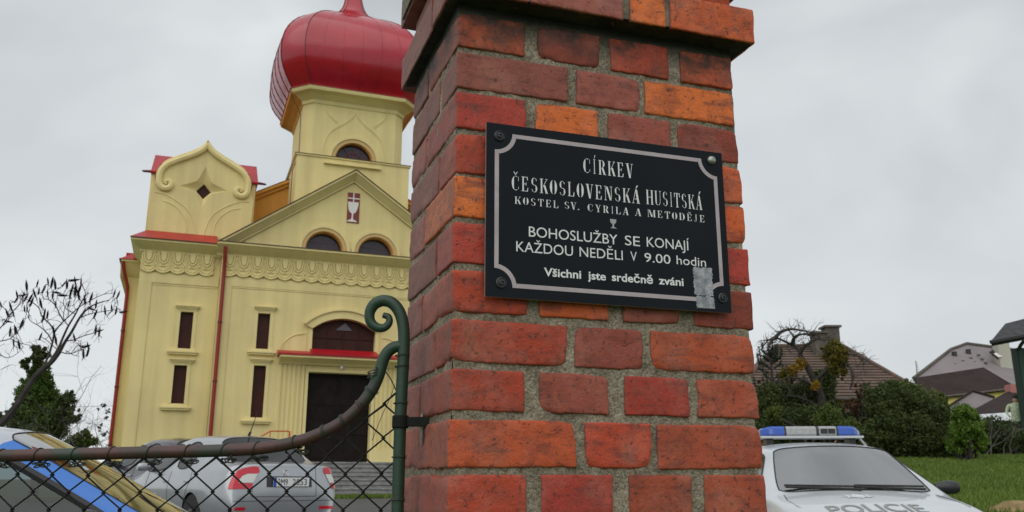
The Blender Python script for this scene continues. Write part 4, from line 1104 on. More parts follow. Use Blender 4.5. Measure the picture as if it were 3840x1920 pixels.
# coved eave, eight facets
HE, CE = 2.48, .64
lv = [(HB + .003, CB_, 15.10), (HB + .04, CB_, 15.14), (HB + .07, CB_ + .05, 15.26), (HB + .30, CB_ + .16, 15.42), (HE - .03, CE, 15.48), (HE, CE, 15.56), (HE, CE, 15.62)]
for i in range(8):
    b = MB(); vs = []
    for h, c, z in lv:
        o = octo(h, c, z); vs += [o[i], o[(i+1) % 8]]
    b.add(vs, [(2*k, 2*k+1, 2*k+3, 2*k+2) for k in range(len(lv) - 1)])
    b.build('eave_facet', M['bounce_ochre'] if i in (2, 6) else M['trim'], church)  # facets on the two sides have the dome's orange bounce painted in
b = MB(); b.add(octo(HE + .03, CE, 15.621) + octo(HE + .03, CE, 15.645), [(i, (i+1) % 8, 8 + (i+1) % 8, 8 + i) for i in range(8)] + [tuple(range(8, 16)), tuple(range(7, -1, -1))])
b.build('flashing', M['dome_red'], church)
# --- onion dome
PR = [(2.42, 15.64), (2.50, 15.80), (2.70, 16.10), (2.88, 16.50), (2.96, 16.95), (2.95, 17.40), (2.86, 17.85), (2.66, 18.30), (2.36, 18.72), (1.96, 19.08), (1.50, 19.38), (1.08, 19.62), (.76, 19.86), (.56, 20.10), (.42, 20.42), (.34, 20.78), (.28, 21.1)]
prs = [(v.x, v.z) for v in catmull([(r, 0, z) for r, z in PR], 3)]
dome = church
def dring(h, z): return octo(h, h * .27, z)
for i in range(8):
    b = MB(); vs = []; nu = 6
    for h, z in prs:
        o = dring(h, z); p, q = Vector(o[i]), Vector(o[(i+1) % 8])
        for k in range(nu + 1):
            t = k / nu; v = p.lerp(q, t)
            n_ = Vector((v.x - cxT, v.y - cyT, 0)).normalized() * (.035 * h * math.sin(math.pi * t) * (1 if (q - p).length > h else .3))
            vs.append(v + n_)
    n = nu + 1
    b.add(vs, [(j*n + k, j*n + k + 1, (j+1)*n + k + 1, (j+1)*n + k) for j in range(len(prs) - 1) for k in range(nu)])
    ob = b.build('dome_panel', M['dome_red'], church); ob.data.polygons.foreach_set("use_smooth", [True] * len(ob.data.polygons))
    for k in (range(0, nu) if i % 2 == 0 else [0]):
        sb = MB(); pts = []
        for j in range(0, len(prs), 2): pts.append(Vector(vs[j*n + k]) )
        pts = [Vector((cxT, cyT, p.z)) + (Vector((p.x - cxT, p.y - cyT, 0))) * 1.004 for p in pts]
        sb.tube(pts, .016 if k == 0 else (.013 if i == 6 else .006), 5); sb.build('dome_seam', M['seam'] if k == 0 or i == 6 else M['dome_red'], church, smooth=True)
b = MB(); b.lathe([(.34, 20.85), (.30, 21.0), (.27, 21.1), (.36, 21.2), (.42, 21.32), (.36, 21.5), (.24, 21.62), (.22, 21.8), (.40, 22.0), (.46, 22.3), (.38, 22.6), (.12, 22.85), (.05, 23.2), (.03, 24.0)], (cxT, cyT, 0), 20)
b.build('finial', M['dome_red'], church, smooth=True)
b = MB(); b.box(cxT - .03, cxT + .03, cyT - .03, cyT + .03, 23.9, 25.2); b.box(cxT - .4, cxT + .4, cyT - .029, cyT + .029, 24.6, 24.66); b.build('cross', M['seam'], church)
b = MB(); b.tube([(cxT - HE, cyT - 2.0, 15.55), (cxT - HE + .02, cyT - 2.0, 15.3), (cxT - HB - .1, cyT - 1.9, 14.6), (cxT - HB - .08, cyT - 1.9, 13.0), (-2.06, 1.0, 12.4), (-2.06, 1.0, 10)], .015, 5)
b.build('lightning_wire', M['flash'], church)

# --- steps and handrail
for k in range(8):
    ya = -.95 - .30 * (7 - k); z0, z1 = .62 + k * .1385, .62 + (k + 1) * .1385; yb = -.013 if k == 7 else ya + .34
    b = MB(); b.prism([(ya, z1), (yb, z1), (yb, z0 - .05), (ya + .045, z0 - .05), (ya + .045, z1 - .045), (ya, z1 - .045)], -2.7, 3.4); b.build('step', M['stone'], church)
hr = empty('handrail', (-5.975, 31.0, 0.0), R(20.3), 'thin orange red handrail beside the grey church steps', 'handrail')
b = MB(); b.tube([(-3.6, -1.5, 1.95), (-2.75, -1.5, 2.47), (-2.45, -1.5, 2.66), (-1.86, -1.5, 2.67)], .022, 6); b.build('rail', M['orange_rail'], hr)
for x, z, x2 in ((-2.45, 2.66, -2.45), (-1.86, 2.67, -1.86), (-1.84, 2.67, -1.72), (-3.6, 1.95, -3.6)):
    b = MB(); b.tube([(x, -1.5, z), (x2, -1.5, .7)], .018, 6); b.build('post', M['orange_rail'], hr)

# ------------------------------------------------------------------ terrain
def sm(t): t = max(0.0, min(1.0, t)); return t * t * (3 - 2 * t)
def gh(x, y):
    a = float(np.interp(y, [-60, 4, 8, 12.5, 16, 24, 28, 60, 250], [-.15, -.12, 0, .22, .36, .55, .62, .9, 2.0]))
    b = float(np.interp(y, [5, 9, 11, 22, 30, 60, 250], [-.1, .42, .69, 1.60, 2.10, 3.0, 4.5]))
    k = sm((x - 4.1 - max(0, y - 14) * .06) / 1.7)
    return a * (1 - k) + b * k
def sheet(name, xs, ys, dz, m, kind='structure'):
    vs = [(x, y, gh(x, y) + dz) for y in ys for x in xs]
    n = len(xs); fs = [(j*n + i, j*n + i + 1, (j+1)*n + i + 1, (j+1)*n + i) for j in range(len(ys) - 1) for i in range(n - 1)]
    me = bpy.data.meshes.new(name); me.from_pydata(vs, [], fs)
    o = link(name, me, m, smooth=True); return tag(o, kind=kind)
gx = sorted(set([-1500, -800, -400, -200, -120, -80, -60, -50, -40] + list(np.arange(-34, 34, 1.0)) + list(np.arange(3.5, 8, .25)) + [40, 60, 90, 150, 300, 700, 1500]))
gy = sorted(set([-300, -100, -40, -20] + list(np.arange(-10, 40, 1.0)) + [45, 50, 60, 80, 110, 160, 250, 500, 1000, 2000]))
g_ = sheet('ground', gx, gy, 0.0, M['grass_ground']); tag(g_, 'grassy ground sloping gently up from the gate to the church and houses', 'ground')
p_ = sheet('parking_lot', list(np.linspace(-16, 3.9, 30)), list(np.linspace(2.2, 27.2, 40)), 0.006, M['asphalt'])
tag(p_, 'grey asphalt yard where the cars stand in front of the church', 'parking lot')
# grass blades: along the church and over the right-hand lawn
def grass(name, spots, n, h0, h1, seed, m, label):
    rs = np.random.RandomState(seed); vs = []; fs = []
    for k in range(n):
        x, y = spots(rs)
        z = gh(x, y); hgt = rs.uniform(h0, h1); a = rs.uniform(0, math.pi); lx, ly = rs.uniform(-.5, .5, 2) * hgt; w = rs.uniform(.006, .014) * (1 + y / 14)
        dx, dy = math.cos(a) * w, math.sin(a) * w; b = len(vs)
        vs += [(x - dx, y - dy, z - .01), (x + dx, y + dy, z - .01), (x + lx, y + ly, z + hgt)]; fs.append((b, b+1, b+2))
    me = bpy.data.meshes.new(name); me.from_pydata(vs, [], fs); o = link(name, me, m); tag(o, label, 'grass', kind='stuff'); return o
def leafmat(name, c0, c1, scale=1.2, rough=0.55, trans=0.25):
    m = bpy.data.materials.new(name); m.use_nodes = True; t = m.node_tree; b = t.nodes["Principled BSDF"]; K = t.links.new
    g = t.nodes.new("ShaderNodeTexCoord"); n = t.nodes.new("ShaderNodeTexNoise"); n.inputs["Scale"].default_value = scale; n.inputs["Detail"].default_value = 8; n.inputs["Roughness"].default_value = .8
    K(g.outputs["Object"], n.inputs["Vector"]); r = t.nodes.new("ShaderNodeValToRGB"); r.color_ramp.elements[0].position = .3; r.color_ramp.elements[1].position = .7
    r.color_ramp.elements[0].color = (*c0, 1); r.color_ramp.elements[1].color = (*c1, 1); K(n.outputs["Fac"], r.inputs["Fac"]); K(r.outputs["Color"], b.inputs["Base Color"])
    b.inputs["Roughness"].default_value = rough; b.inputs["Specular IOR Level"].default_value = .25
    o = [x for x in t.nodes if x.type == 'OUTPUT_MATERIAL'][0]; tl = t.nodes.new("ShaderNodeBsdfTranslucent"); mx = t.nodes.new("ShaderNodeMixShader"); mx.inputs[0].default_value = trans
    K(r.outputs["Color"], tl.inputs["Color"]); K(b.outputs[0], mx.inputs[1]); K(tl.outputs[0], mx.inputs[2]); K(mx.outputs[0], o.inputs["Surface"]); return m
M['grass'] = leafmat('grass_blades', (0.070, 0.125, 0.018), (0.190, 0.255, 0.050), .9)
M['leaf'] = leafmat('mid_green_leaves', (0.040, 0.070, 0.014), (0.145, 0.185, 0.038), 1.6)
M['leaf_dark'] = leafmat('dark_green_leaves', (0.026, 0.043, 0.012), (0.092, 0.122, 0.032), 1.4)
M['leaf_light'] = leafmat('light_green_leaves', (0.05, 0.11, 0.012), (0.17, 0.25, 0.035), 1.6)
M['leaf_yew'] = leafmat('deep_green_needles', (0.025, 0.060, 0.008), (0.12, 0.185, 0.028), 2.0)
M['needle'] = leafmat('grey_green_needles', (0.02, 0.032, 0.018), (0.055, 0.075, 0.04), 2.0)
M['rust_leaf'] = leafmat('reddish_brown_leaves', (0.045, 0.026, 0.016), (0.11, 0.065, 0.030), 2.0)
M['mistle'] = leafmat('olive_mistletoe', (0.075, 0.070, 0.012), (0.20, 0.165, 0.025), 3.0)
M['mistle_o'] = leafmat('orange_mistletoe', (0.20, 0.115, 0.012), (0.38, 0.225, 0.025), 3.0)
M['bark'] = mat('dark_bark', (0.050, 0.042, 0.036), 0.9, var=0.4, vscale=12, bump=0.6, bscale=60)
M['twig'] = mat('grey_twigs', (0.085, 0.078, 0.07), 0.9)
M['cone'] = mat('dark_fruit_cone', (0.014, 0.010, 0.009), 0.95, spec=.1, var=0.4, vscale=30)
def lawn_spot(rs):
    while True:
        x, y = rs.uniform(4.6, 15), rs.uniform(7.5, 24)
        if abs(math.atan2(x, y) - .45) < .26: return x, y
grass('lawn_grass', lawn_spot, 80000, .025, .10, 3, M['grass'], 'bright green uncut lawn grass to the right of the silver police car')
def verge_spot(rs):
    u, w = rs.uniform(-9, 6), rs.uniform(-4.6, -3.1) + rs.uniform(-.2, .2)
    c, s = math.cos(R(20.3)), math.sin(R(20.3)); return -5.975 + u * c - w * s, 31 + u * s + w * c
grass('verge_grass', verge_spot, 16000, .05, .14, 4, M['grass'], 'narrow strip of grass at the foot of the church steps')
def frontspot(rs): return rs.uniform(-8, 6), rs.uniform(1.9, 2.6)

# ------------------------------------------------------------------ cars
ST = [  # per station: x, y, z for the eight rows, sill to roof centre line (half a car)
 ([2.12]*8, [.50,.55,.57,.54,.50,.44,.22,0], [.20,.201,.202,.203,.204,.205,.206,.207]),
 ([2.22,2.27,2.27,2.25,2.24,2.24,2.27,2.28], [.55,.64,.66,.62,.57,.50,.26,0], [.22,.36,.50,.60,.62,.63,.64,.645]),
 ([2.0,2.08,2.08,2.05,2.04,2.04,2.09,2.11], [.74,.80,.80,.74,.68,.60,.31,0], [.20,.40,.58,.71,.745,.76,.78,.79]),
 ([1.72]*8, [.78,.86,.87,.80,.74,.66,.33,0], [.20,.42,.66,.81,.84,.855,.875,.885]),
 ([1.3,1.3,1.3,1.3,1.3,1.3,1.32,1.33], [.78,.87,.885,.82,.745,.67,.34,0], [.2,.43,.69,.875,.90,.91,.928,.938]),
 ([.9,.9,.9,.92,.91,.92,1.0,1.04], [.78,.87,.885,.845,.785,.70,.36,0], [.2,.44,.71,.925,.945,.955,.975,.98]),
 ([.7,.7,.7,.84,.13,.18,.24,.26], [.78,.87,.885,.842,.605,.55,.30,0], [.2,.44,.71,.935,1.325,1.375,1.405,1.412]),
 ([-.26,-.26,-.26,-.26,-.30,-.30,-.30,-.30], [.78,.87,.885,.85,.62,.56,.30,0], [.2,.44,.71,.94,1.375,1.43,1.457,1.464]),
 ([-.36,-.36,-.36,-.36,-.39,-.39,-.39,-.39], [.78,.87,.885,.85,.62,.56,.30,0], [.2,.44,.71,.942,1.377,1.432,1.459,1.466]),
 ([-1.1,-1.1,-1.1,-1.10,-.96,-.96,-.96,-.96], [.78,.87,.885,.845,.605,.55,.30,0], [.2,.44,.71,.955,1.36,1.42,1.448,1.455]),
 ([-1.5,-1.5,-1.5,-1.44,-1.26,-1.22,-1.18,-1.17], [.78,.87,.885,.835,.60,.54,.29,0], [.2,.44,.71,.965,1.29,1.375,1.41,1.418]),
 ([-1.78,-1.78,-1.78,-1.74,-1.74,-1.74,-1.80,-1.82], [.78,.87,.88,.80,.69,.62,.33,0], [.2,.44,.71,.975,1.01,1.03,1.05,1.055]),
 ([-2.08,-2.12,-2.12,-2.12,-2.15,-2.17,-2.22,-2.235], [.76,.845,.85,.77,.68,.60,.31,0], [.22,.45,.71,.955,.99,1.005,1.02,1.025]),
 ([-2.20,-2.27,-2.25,-2.20,-2.21,-2.22,-2.25,-2.26], [.64,.74,.75,.72,.64,.56,.29,0], [.25,.42,.62,.80,.84,.85,.86,.86]),
 ([-2.24,-2.32,-2.31,-2.28,-2.28,-2.28,-2.30,-2.31], [.60,.70,.71,.68,.60,.52,.27,0], [.24,.38,.50,.56,.575,.58,.585,.585]),
 ([-2.16]*8, [.5,.55,.57,.54,.5,.44,.22,0], [.20,.201,.202,.203,.204,.205,.206,.207]),
]
HATCH = {10: ([-1.6,-1.6,-1.6,-1.62,-1.66,-1.70,-1.72,-1.72], None, [.2,.44,.71,.97,1.28,1.36,1.40,1.41]),
         11: ([-2.0,-2.0,-2.0,-2.02,-2.05,-2.08,-2.14,-2.15], None, [.2,.44,.71,.985,1.01,1.02,1.03,1.035])}
def car_surfaces(hatch=False):
    st = [list(s) for s in ST]
    if hatch:
        for k, (x, y, z) in HATCH.items(): st[k][0] = x; st[k][2] = z
    nr = 8; V = []; F = []; MI = []
    ns = len(st)
    idx = {}
    for i, (X, Y, Z) in enumerate(st):
        for r in range(nr):
            for s in (1, -1):
                if s == -1 and r == nr - 1: idx[(i, r, -1)] = idx[(i, r, 1)]; continue
                idx[(i, r, s)] = len(V); V.append((X[r], s * Y[r], Z[r]))
    # material ids: 0 body, 1 windshield, 2 rear window, 3.. side windows, 7/8 front pillars
    for i in range(ns - 1):
        for r in range(nr - 1):
            for s in (1, -1):
                a, b, c, d = idx[(i,r,s)], idx[(i,r+1,s)], idx[(i+1,r+1,s)], idx[(i+1,r,s)]
                F.append((a, b, c, d) if s == 1 else (d, c, b, a))
                m = 0
                if i == 5 and r >= 5: m = 1
                if i == 10 and r >= 5: m = 2
                if r == 3 and i == 6: m = 3 if s == 1 else 4
                if r == 3 and i == 8: m = 5 if s == 1 else 6
                if i == 5 and r in (3, 4): m = 7 if s == 1 else 8
                if r == 2 and i == 5: m = 0
                MI.append(m)
    me = bpy.data.meshes.new('car'); me.from_pydata(V, [], F)
    me.polygons.foreach_set('material_index', MI)
    for k in range(9): me.materials.append(bpy.data.materials.get('car_slot%d' % k) or bpy.data.materials.new('car_slot%d' % k))
    bm = bmesh.new(); bm.from_mesh(me)
    bmesh.ops.recalc_face_normals(bm, faces=bm.faces[:])
    cl = bm.edges.layers.float.new('crease_edge')
    for e in bm.edges:
        ms = {f.material_index for f in e.link_faces}
        if len(ms) > 1 and ms & {1, 2, 3, 4, 5, 6}: e[cl] = .72
        elif len(ms) > 1: e[cl] = .35
        zs = [v.co.z for v in e.verts]; 
        if all(abs(abs(v.co.y) - .885) < .01 for v in e.verts): e[cl] = .45
        if all(v.co.x > 1.9 and .70 < v.co.z < .80 for v in e.verts): e[cl] = .3
        if all(v.co.x < -2.1 and .95 < v.co.z < 1.03 for v in e.verts): e[cl] = .55
    bm.to_mesh(me); bm.free()
    ob = bpy.data.objects.new('car', me); COL.objects.link(ob)
    md = ob.modifiers.new('s', 'SUBSURF'); md.levels = 3; md.render_levels = 3
    dg = bpy.context.evaluated_depsgraph_get()
    out = bpy.data.meshes.new_from_object(ob.evaluated_get(dg))
    bpy.data.objects.remove(ob)
    return out
SURF = {}
def split(me, ids, fn=None):
    bm = bmesh.new(); bm.from_mesh(me)
    bmesh.ops.delete(bm, geom=[f for f in bm.faces if f.material_index not in ids], context='FACES')
    if fn: fn(bm)
    o = bpy.data.meshes.new('panel'); bm.to_mesh(o); bm.free(); o.materials.clear()
    o.polygons.foreach_set('material_index', [0] * len(o.polygons))
    return o
def boundary_tube(me, r, mb, inset=0):
    bm = bmesh.new(); bm.from_mesh(me)
    nx = {}
    for e in bm.edges:
        if len(e.link_faces) == 1:
            a, b = e.verts; nx.setdefault(a, []).append(b); nx.setdefault(b, []).append(a)
    start = next(iter(nx)); path = [start]; prev = None; cur = start
    while True:
        n_ = [v for v in nx[cur] if v != prev]
        if not n_: break
        prev, cur = cur, n_[0]
        if cur == start: break
        path.append(cur)
    pts = [v.co.copy() for v in path]; pts.append(pts[0].copy()); bm.free()
    mb.tube(pts, r, 6, cap=False)
M['rubber'] = mat('black_rubber', (0.015, 0.015, 0.016), 0.6)
M['tyre'] = mat('tyre', (0.02, 0.02, 0.02), 0.85)
M['rim'] = mat('alloy_rim', (0.45, 0.46, 0.48), 0.3, metal=0.9)
M['chrome'] = mat('chrome', (0.7, 0.7, 0.72), 0.15, metal=1.0)
M['black_pl'] = mat('black_plastic', (0.02, 0.021, 0.024), 0.4)
M['seat'] = mat('dark_seat_cloth', (0.05, 0.052, 0.055), 0.9)
M['dash'] = mat('grey_dashboard', (0.07, 0.075, 0.08), 0.8)
M['cglass'] = glass_mat('car_glass', (0.33, 0.42, 0.43), 0.02, 1.5)
M['wglass'] = glass_mat('windscreen_glass', (0.52, 0.60, 0.59), 0.36, 1.9)
M['lens_red'] = mat('red_lens', (0.55, 0.006, 0.025), 0.12, coat=0.8)
M['lens_clear'] = mat('pale_lens', (0.62, 0.62, 0.58), 0.12, coat=0.8)
M['white_plate'] = mat('white_number_plate', (0.70, 0.71, 0.70), 0.4)
M['eu_blue'] = mat('plate_blue', (0.02, 0.07, 0.42), 0.4)
M['ink'] = mat('black_ink', (0.02, 0.02, 0.022), 0.5)
M['grey_ink'] = mat('grey_decal', (0.235, 0.24, 0.235), 0.5)
def carpaint(name, c, metal=0.35, rough=0.34, dust=None):
    m = mat(name, c, rough, metal=metal, coat=0.7, var=0.06, vscale=2.5); return m
PLAIN = bpy.data.materials.new('plain')
def make_car(name, label, loc, rz, paint, group=None, hatch=False, glass=None, blue=False, cat='car'):
    key = hatch
    if key not in SURF: SURF[key] = car_surfaces(hatch)
    src = SURF[key]
    root = empty(name, loc, rz, label, cat, group)
    WX = (1.38, -1.22)
    ids = {0} if blue else {0, 7, 8}
    def cut(bm):
        d = []
        for f in bm.faces:
            c = f.calc_center_median()
            if abs(c.y) > .55:
                for wx in WX:
                    if (c.x - wx) ** 2 + (c.z - .31) ** 2 < .335 ** 2 and c.z < .72: d.append(f)
        bmesh.ops.delete(bm, geom=list(set(d)), context='FACES')
        for v in bm.verts:
            if v.is_boundary and abs(v.co.y) > .5:
                for wx in WX:
                    q = Vector((v.co.x - wx, 0, v.co.z - .31))
                    if .2 < q.length < .44 and v.co.z > .12:
                        q = q.normalized() * .345; v.co.x = wx + q.x; v.co.z = .31 + q.z
    bme = split(src, ids, cut)
    bm = bmesh.new(); bm.from_mesh(bme); tree = BVHTree.FromBMesh(bm); bm.free()
    body = link('body', bme, paint, root, smooth=True)
    full = BVHTree.FromPolygons([v.co for v in src.vertices], [p.vertices[:] for p in src.polygons])
    root_parts = {'body': body, 'tree': full, 'root': root}
    gl = glass or M['cglass']
    for nm, i in (('windshield', 1), ('rear_window', 2), ('side_window', 3), ('side_window', 4), ('side_window', 5), ('side_window', 6)):
        me = split(src, {i}); g = link(nm, me, M['wglass'] if i == 1 and not glass else gl, root, smooth=True)
        seal = MB(); boundary_tube(me, (.004 if blue else .007) if i <= 2 else (.020 if blue else .010), seal); seal.build('window_seal', M['rubber'], g, smooth=True)
    if blue:
        for i in (7, 8): link('pillar_stripe', split(src, {i}), blue, root, smooth=True)
    # wheels
    for wx in WX:
        for s in (1, -1):
            t = MB(); t.lathe([(.205, -.10), (.29, -.105), (.315, -.085), (.318, 0), (.315, .085), (.29, .105), (.205, .10)], seg=28)
            t.v = [(wx + p[0], s * .765 + p[2] * s, .315 + p[1]) for p in t.v]
            ty = t.build('wheel', M['tyre'], root, smooth=True)
            r_ = MB(); r_.lathe([(.205, .09), (.19, .06), (.06, .05), (.05, .085), (.001, .09)], seg=24)
            for k in range(7):
                a = 2 * math.pi * k / 7; c, sn = math.cos(a), math.sin(a)
                r_.add([(c*.04 - sn*.022, sn*.04 + c*.022, .08), (c*.04 + sn*.022, sn*.04 - c*.022, .08), (c*.2 + sn*.035, sn*.2 - c*.035, .095), (c*.2 - sn*.035, sn*.2 + c*.035, .095)], [(0,1,2,3)])
            r_.v = [(wx + p[0], s * .765 + p[2] * s, .315 + p[1]) for p in r_.v]
            r_.build('rim', M['rim'], ty)
            w_ = MB(); n = 20; ring = [(math.cos(2*math.pi*k/n) * .352, math.sin(2*math.pi*k/n) * .352) for k in range(n)]
            ya, yb = s * .50, s * .80
            w_.add([(wx + a, ya, .31 + b) for a, b in ring] + [(wx + a, yb, .31 + b) for a, b in ring], [(k, (k+1) % n, n + (k+1) % n, n + k) for k in range(n)] + [tuple(range(n))])
            w_.build('wheel_well', M['rubber'], root)
    # interior
    for x, y in ((.05, .36), (.05, -.36), (-.95, .36), (-.95, -.36)):
        b = MB(); b.box(x - .10, x + .40, y - .24, y + .24, .45, .60); b.add([(x-.12,y-.23,.55),(x+.02,y-.23,.55),(x-.16,y-.20,1.10),(x-.27,y-.20,1.10),(x-.12,y+.23,.55),(x+.02,y+.23,.55),(x-.16,y+.20,1.10),(x-.27,y+.20,1.10)],
                [(0,1,2,3),(7,6,5,4),(1,5,6,2),(0,3,7,4),(3,2,6,7),(0,4,5,1)])
        b.box(x - .27, x - .18, y - .12, y + .12, 1.12, 1.28)
        b.build('seat', M['seat'], root, bevel=.02)
    b = MB(); b.prism([(.55, .6), (.60, .86), (.70, .90), (1.0, .90), (.98, .6)], -.66, .66, 'y'); b.v = [(p[0], p[1], p[2]) for p in b.v]
    b.build('dashboard', M['dash'], root, bevel=.01)
    b = MB(); pts = [(.50, .36 + .18 * math.cos(a), .88 + .18 * math.sin(a)) for a in [k * .42 for k in range(16)]]; b.tube(pts, .014, 6); b.build('steering_wheel', M['black_pl'], root, smooth=True)
    b = MB(); b.box(.22, .245, -.11, .11, 1.26, 1.32); b.tube([(.235, 0, 1.31), (.25, 0, 1.39)], .01, 6); b.build('rear_view_mirror', M['black_pl'], root, bevel=.008)
    # mirrors, handles, gaps
    for s in (1, -1):
        b = MB(); prof = [(.0, .0, .5), (.02, .05, .85), (.06, .11, 1.0), (.13, .19, .95), (.17, .22, .7)]
        vs = []; n = 12
        for dx, dy, k in prof:
            for q in range(n):
                a = 2 * math.pi * q / n
                vs.append((.60 + .07 * k * math.cos(a) * .8 - dx * .1, s * (.825 + dy), 1.01 + .062 * k * math.sin(a)))
        b.add(vs, [(i*n + k, i*n + (k+1) % n, (i+1)*n + (k+1) % n, (i+1)*n + k) for i in range(4) for k in range(n)] + [tuple(range(n)), tuple(range(4*n, 5*n))])
        b.tube([(.60, s*.82, .955), (.60, s*.90, .985)], .022, 6)
        b.build('wing_mirror', M['black_pl'] if blue or hatch else paint, root, smooth=True)
    def side(x, z, s, off=.003):
        h = full.ray_cast(Vector((x, s * 2, z)), Vector((0, -s, 0)))
        return Vector((x, h[0].y + s * off, z)) if h[0] else Vector((x, s * .88, z))
    for s in (1, -1):
        g = MB()
        for line in ([(.62, .93), (.66, .7), (.66, .4), (.62, .24)], [(-.31, .94), (-.30, .6), (-.30, .24)], [(-1.10, .955), (-1.12, .80), (-1.02, .64), (-.90, .45), (-.88, .24)], [(.62, .24), (-.88, .24)]):
            P = [side(v.x, v.z, s, .0) for v in catmull([(a, 0, b) for a, b in line], 6)]
            g.tube(P, .004, 4)
        g.build('door_gap', M['rubber'], root)
        for hx in (-.18, -1.02):
            b = MB(); P = [side(hx + t, .80, s, .012 + .014 * math.sin(math.pi * (t + .09) / .18)) for t in (-.09, -.05, 0, .05, .09)]
            b.tube(P, .012, 6); b.build('door_handle', M['chrome'] if not hatch else M['black_pl'], root, smooth=True)
    b = MB()
    for y0, y1 in ((-.62, .02), (-.02, .60)):
        b.tube([(1.04 - abs(y1) * .12, y1, .995), ((1.0 - abs(y0) * .14), y0, 1.015)], .012, 5); b.tube([(1.0 - abs(y1) * .12, y1, 1.02), ((.96 - abs(y0) * .14), y0, 1.03)], .009, 5)
    b.build('wiper', M['rubber'], root)
    # front lamps, grille
    def front(y, z, off=.004):
        h = full.ray_cast(Vector((4, y, z)), Vector((-1, 0, 0))); return Vector((h[0].x + off, y, z)) if h[0] else Vector((2.2, y, z))
    for s in (1, -1):
        b = MB(); n = 6; vs = [front(s * (.40 + .34 * i / n), .60 + .13 * j / 3 + .02 * i / n) for i in range(n + 1) for j in range(4)]
        b.add(vs, [(i*4 + j, i*4 + j + 1, (i+1)*4 + j + 1, (i+1)*4 + j) for i in range(n) for j in range(3)]); b.build('headlight', M['lens_clear'], root, smooth=True)
    b = MB(); n = 8; vs = [front(-.36 + .72 * i / n, .46 + .20 * j / 3) for i in range(n + 1) for j in range(4)]
    b.add(vs, [(i*4 + j, i*4 + j + 1, (i+1)*4 + j + 1, (i+1)*4 + j) for i in range(n) for j in range(3)]); b.build('grille', M['black_pl'], root)
    return root_parts
def project_mesh(me, tree, direction, cuts=0):
    """drop a flat decal onto the body along a direction"""
    bm = bmesh.new(); bm.from_mesh(me)
    bmesh.ops.triangulate(bm, faces=bm.faces[:])
    if cuts: bmesh.ops.subdivide_edges(bm, edges=bm.edges[:], cuts=cuts, use_grid_fill=True)
    d = Vector(direction)
    for v in bm.verts:
        h = tree.ray_cast(v.co - d * 2, d)
        if h[0]: v.co = h[0] - d * .004
    bm.to_mesh(me); bm.free(); return me

M['p_silver'] = carpaint('silver_paint', (0.40, 0.42, 0.445), .5, .36)
M['p_police'] = carpaint('pale_silver_paint', (0.60, 0.63, 0.66), .30, .38)
M['p_dark'] = carpaint('dark_plum_paint', (0.055, 0.045, 0.060), .5, .30)
M['p_near'] = carpaint('silver_lilac_paint', (0.50, 0.52, 0.58), .45, .30)
M['p_blue'] = mat('police_blue_foil', (0.035, 0.17, 0.56), 0.4, coat=0.3)

# silver saloon, seen from behind
al = R(40); hx_, hy_ = -math.sin(al), math.cos(al)
cx_, cy_ = -3.02 + hx_ * 2.28, 12.15 + hy_ * 2.28
S = make_car('silver_sedan', 'silver sedan parked tail first with red tail lights and Czech number plate', (cx_, cy_, .275), R(130), M['p_silver'], 'cars parked in the church yard')
root, tr_ = S['root'], S['tree']
def rear(y, z, off=.004):
    h = tr_.ray_cast(Vector((-4, y, z)), Vector((1, 0, 0))); return Vector((h[0].x - off, y, z)) if h[0] else Vector((-2.2, y, z))
def inside(poly, x, y):
    c = False; n = len(poly)
    for a in range(n):
        x1, y1 = poly[a]; x2, y2 = poly[(a+1) % n]
        if (y1 > y) != (y2 > y) and x < (x2 - x1) * (y - y1) / (y2 - y1) + x1: c = not c
    return c
def cast_patch(name, poly, cast, m, par, st=.009):
    """even grid of small faces laid on the body inside an outline, so the lens follows the curved metal"""
    xs = [p[0] for p in poly]; zs = [p[1] for p in poly]; nx = int((max(xs) - min(xs)) / st) + 1; nz = int((max(zs) - min(zs)) / st) + 1
    ids = {}; V = []; F = []
    def vid(i, j):
        if (i, j) not in ids:
            p = cast(min(xs) + i * st, min(zs) + j * st); ids[(i, j)] = len(V) if p else None
            if p: V.append(p)
        return ids[(i, j)]
    for i in range(nx):
        for j in range(nz):
            if inside(poly, min(xs) + (i + .5) * st, min(zs) + (j + .5) * st):
                q = [vid(i, j), vid(i+1, j), vid(i+1, j+1), vid(i, j+1)]
                if None not in q: F.append(q)
    me = bpy.data.meshes.new(name); me.from_pydata(V, [], F); return link(name, me, m, par, smooth=True)
def rear_patch(name, poly, m, off=.006, par=None, cuts=3):
    return cast_patch(name, poly, lambda y, z: rear(y, z, off), m, par or root, .02)
def corner_patch(name, poly, s, m, off, par=None):
    """lamp face wrapped round the rear corner: t runs across the corner, z up"""
    d = Vector((math.cos(R(42)), -s * math.sin(R(42)), 0)); tg = Vector((math.sin(R(42)), s * math.cos(R(42)), 0))
    def cast(t, z):
        o = Vector((-2.22, s * .74, .70 + (z - .625) * .80)) + tg * (-.30 + (t + .30) * .66 + (.20 if s < 0 else .01)) - d * 1.5
        h = tr_.ray_cast(o, d); return h[0] - d * off if h[0] else None
    return cast_patch(name, poly, cast, m, par or root)
for s in (1, -1):
    red1 = [(-.30,.905),(-.27,.975),(-.20,.990),(-.05,.962),(.07,.915),(.14,.83),(.175,.715),(.018,.715),(.008,.79),(-.035,.842),(-.12,.872),(-.275,.872)]
    red2 = [(-.215,.712),(.176,.712),(.190,.625),(-.205,.625)]
    clear = [(-.225,.722),(-.27,.865),(-.12,.865),(-.035,.835),(.005,.785),(.012,.722)]
    a = corner_patch('tail_light', red1, s, M['lens_red'], .010)
    corner_patch('lamp_lens', red2, s, M['lens_red'], .011, a)
    corner_patch('lamp_lens', clear, s, M['lens_clear'], .011, a)
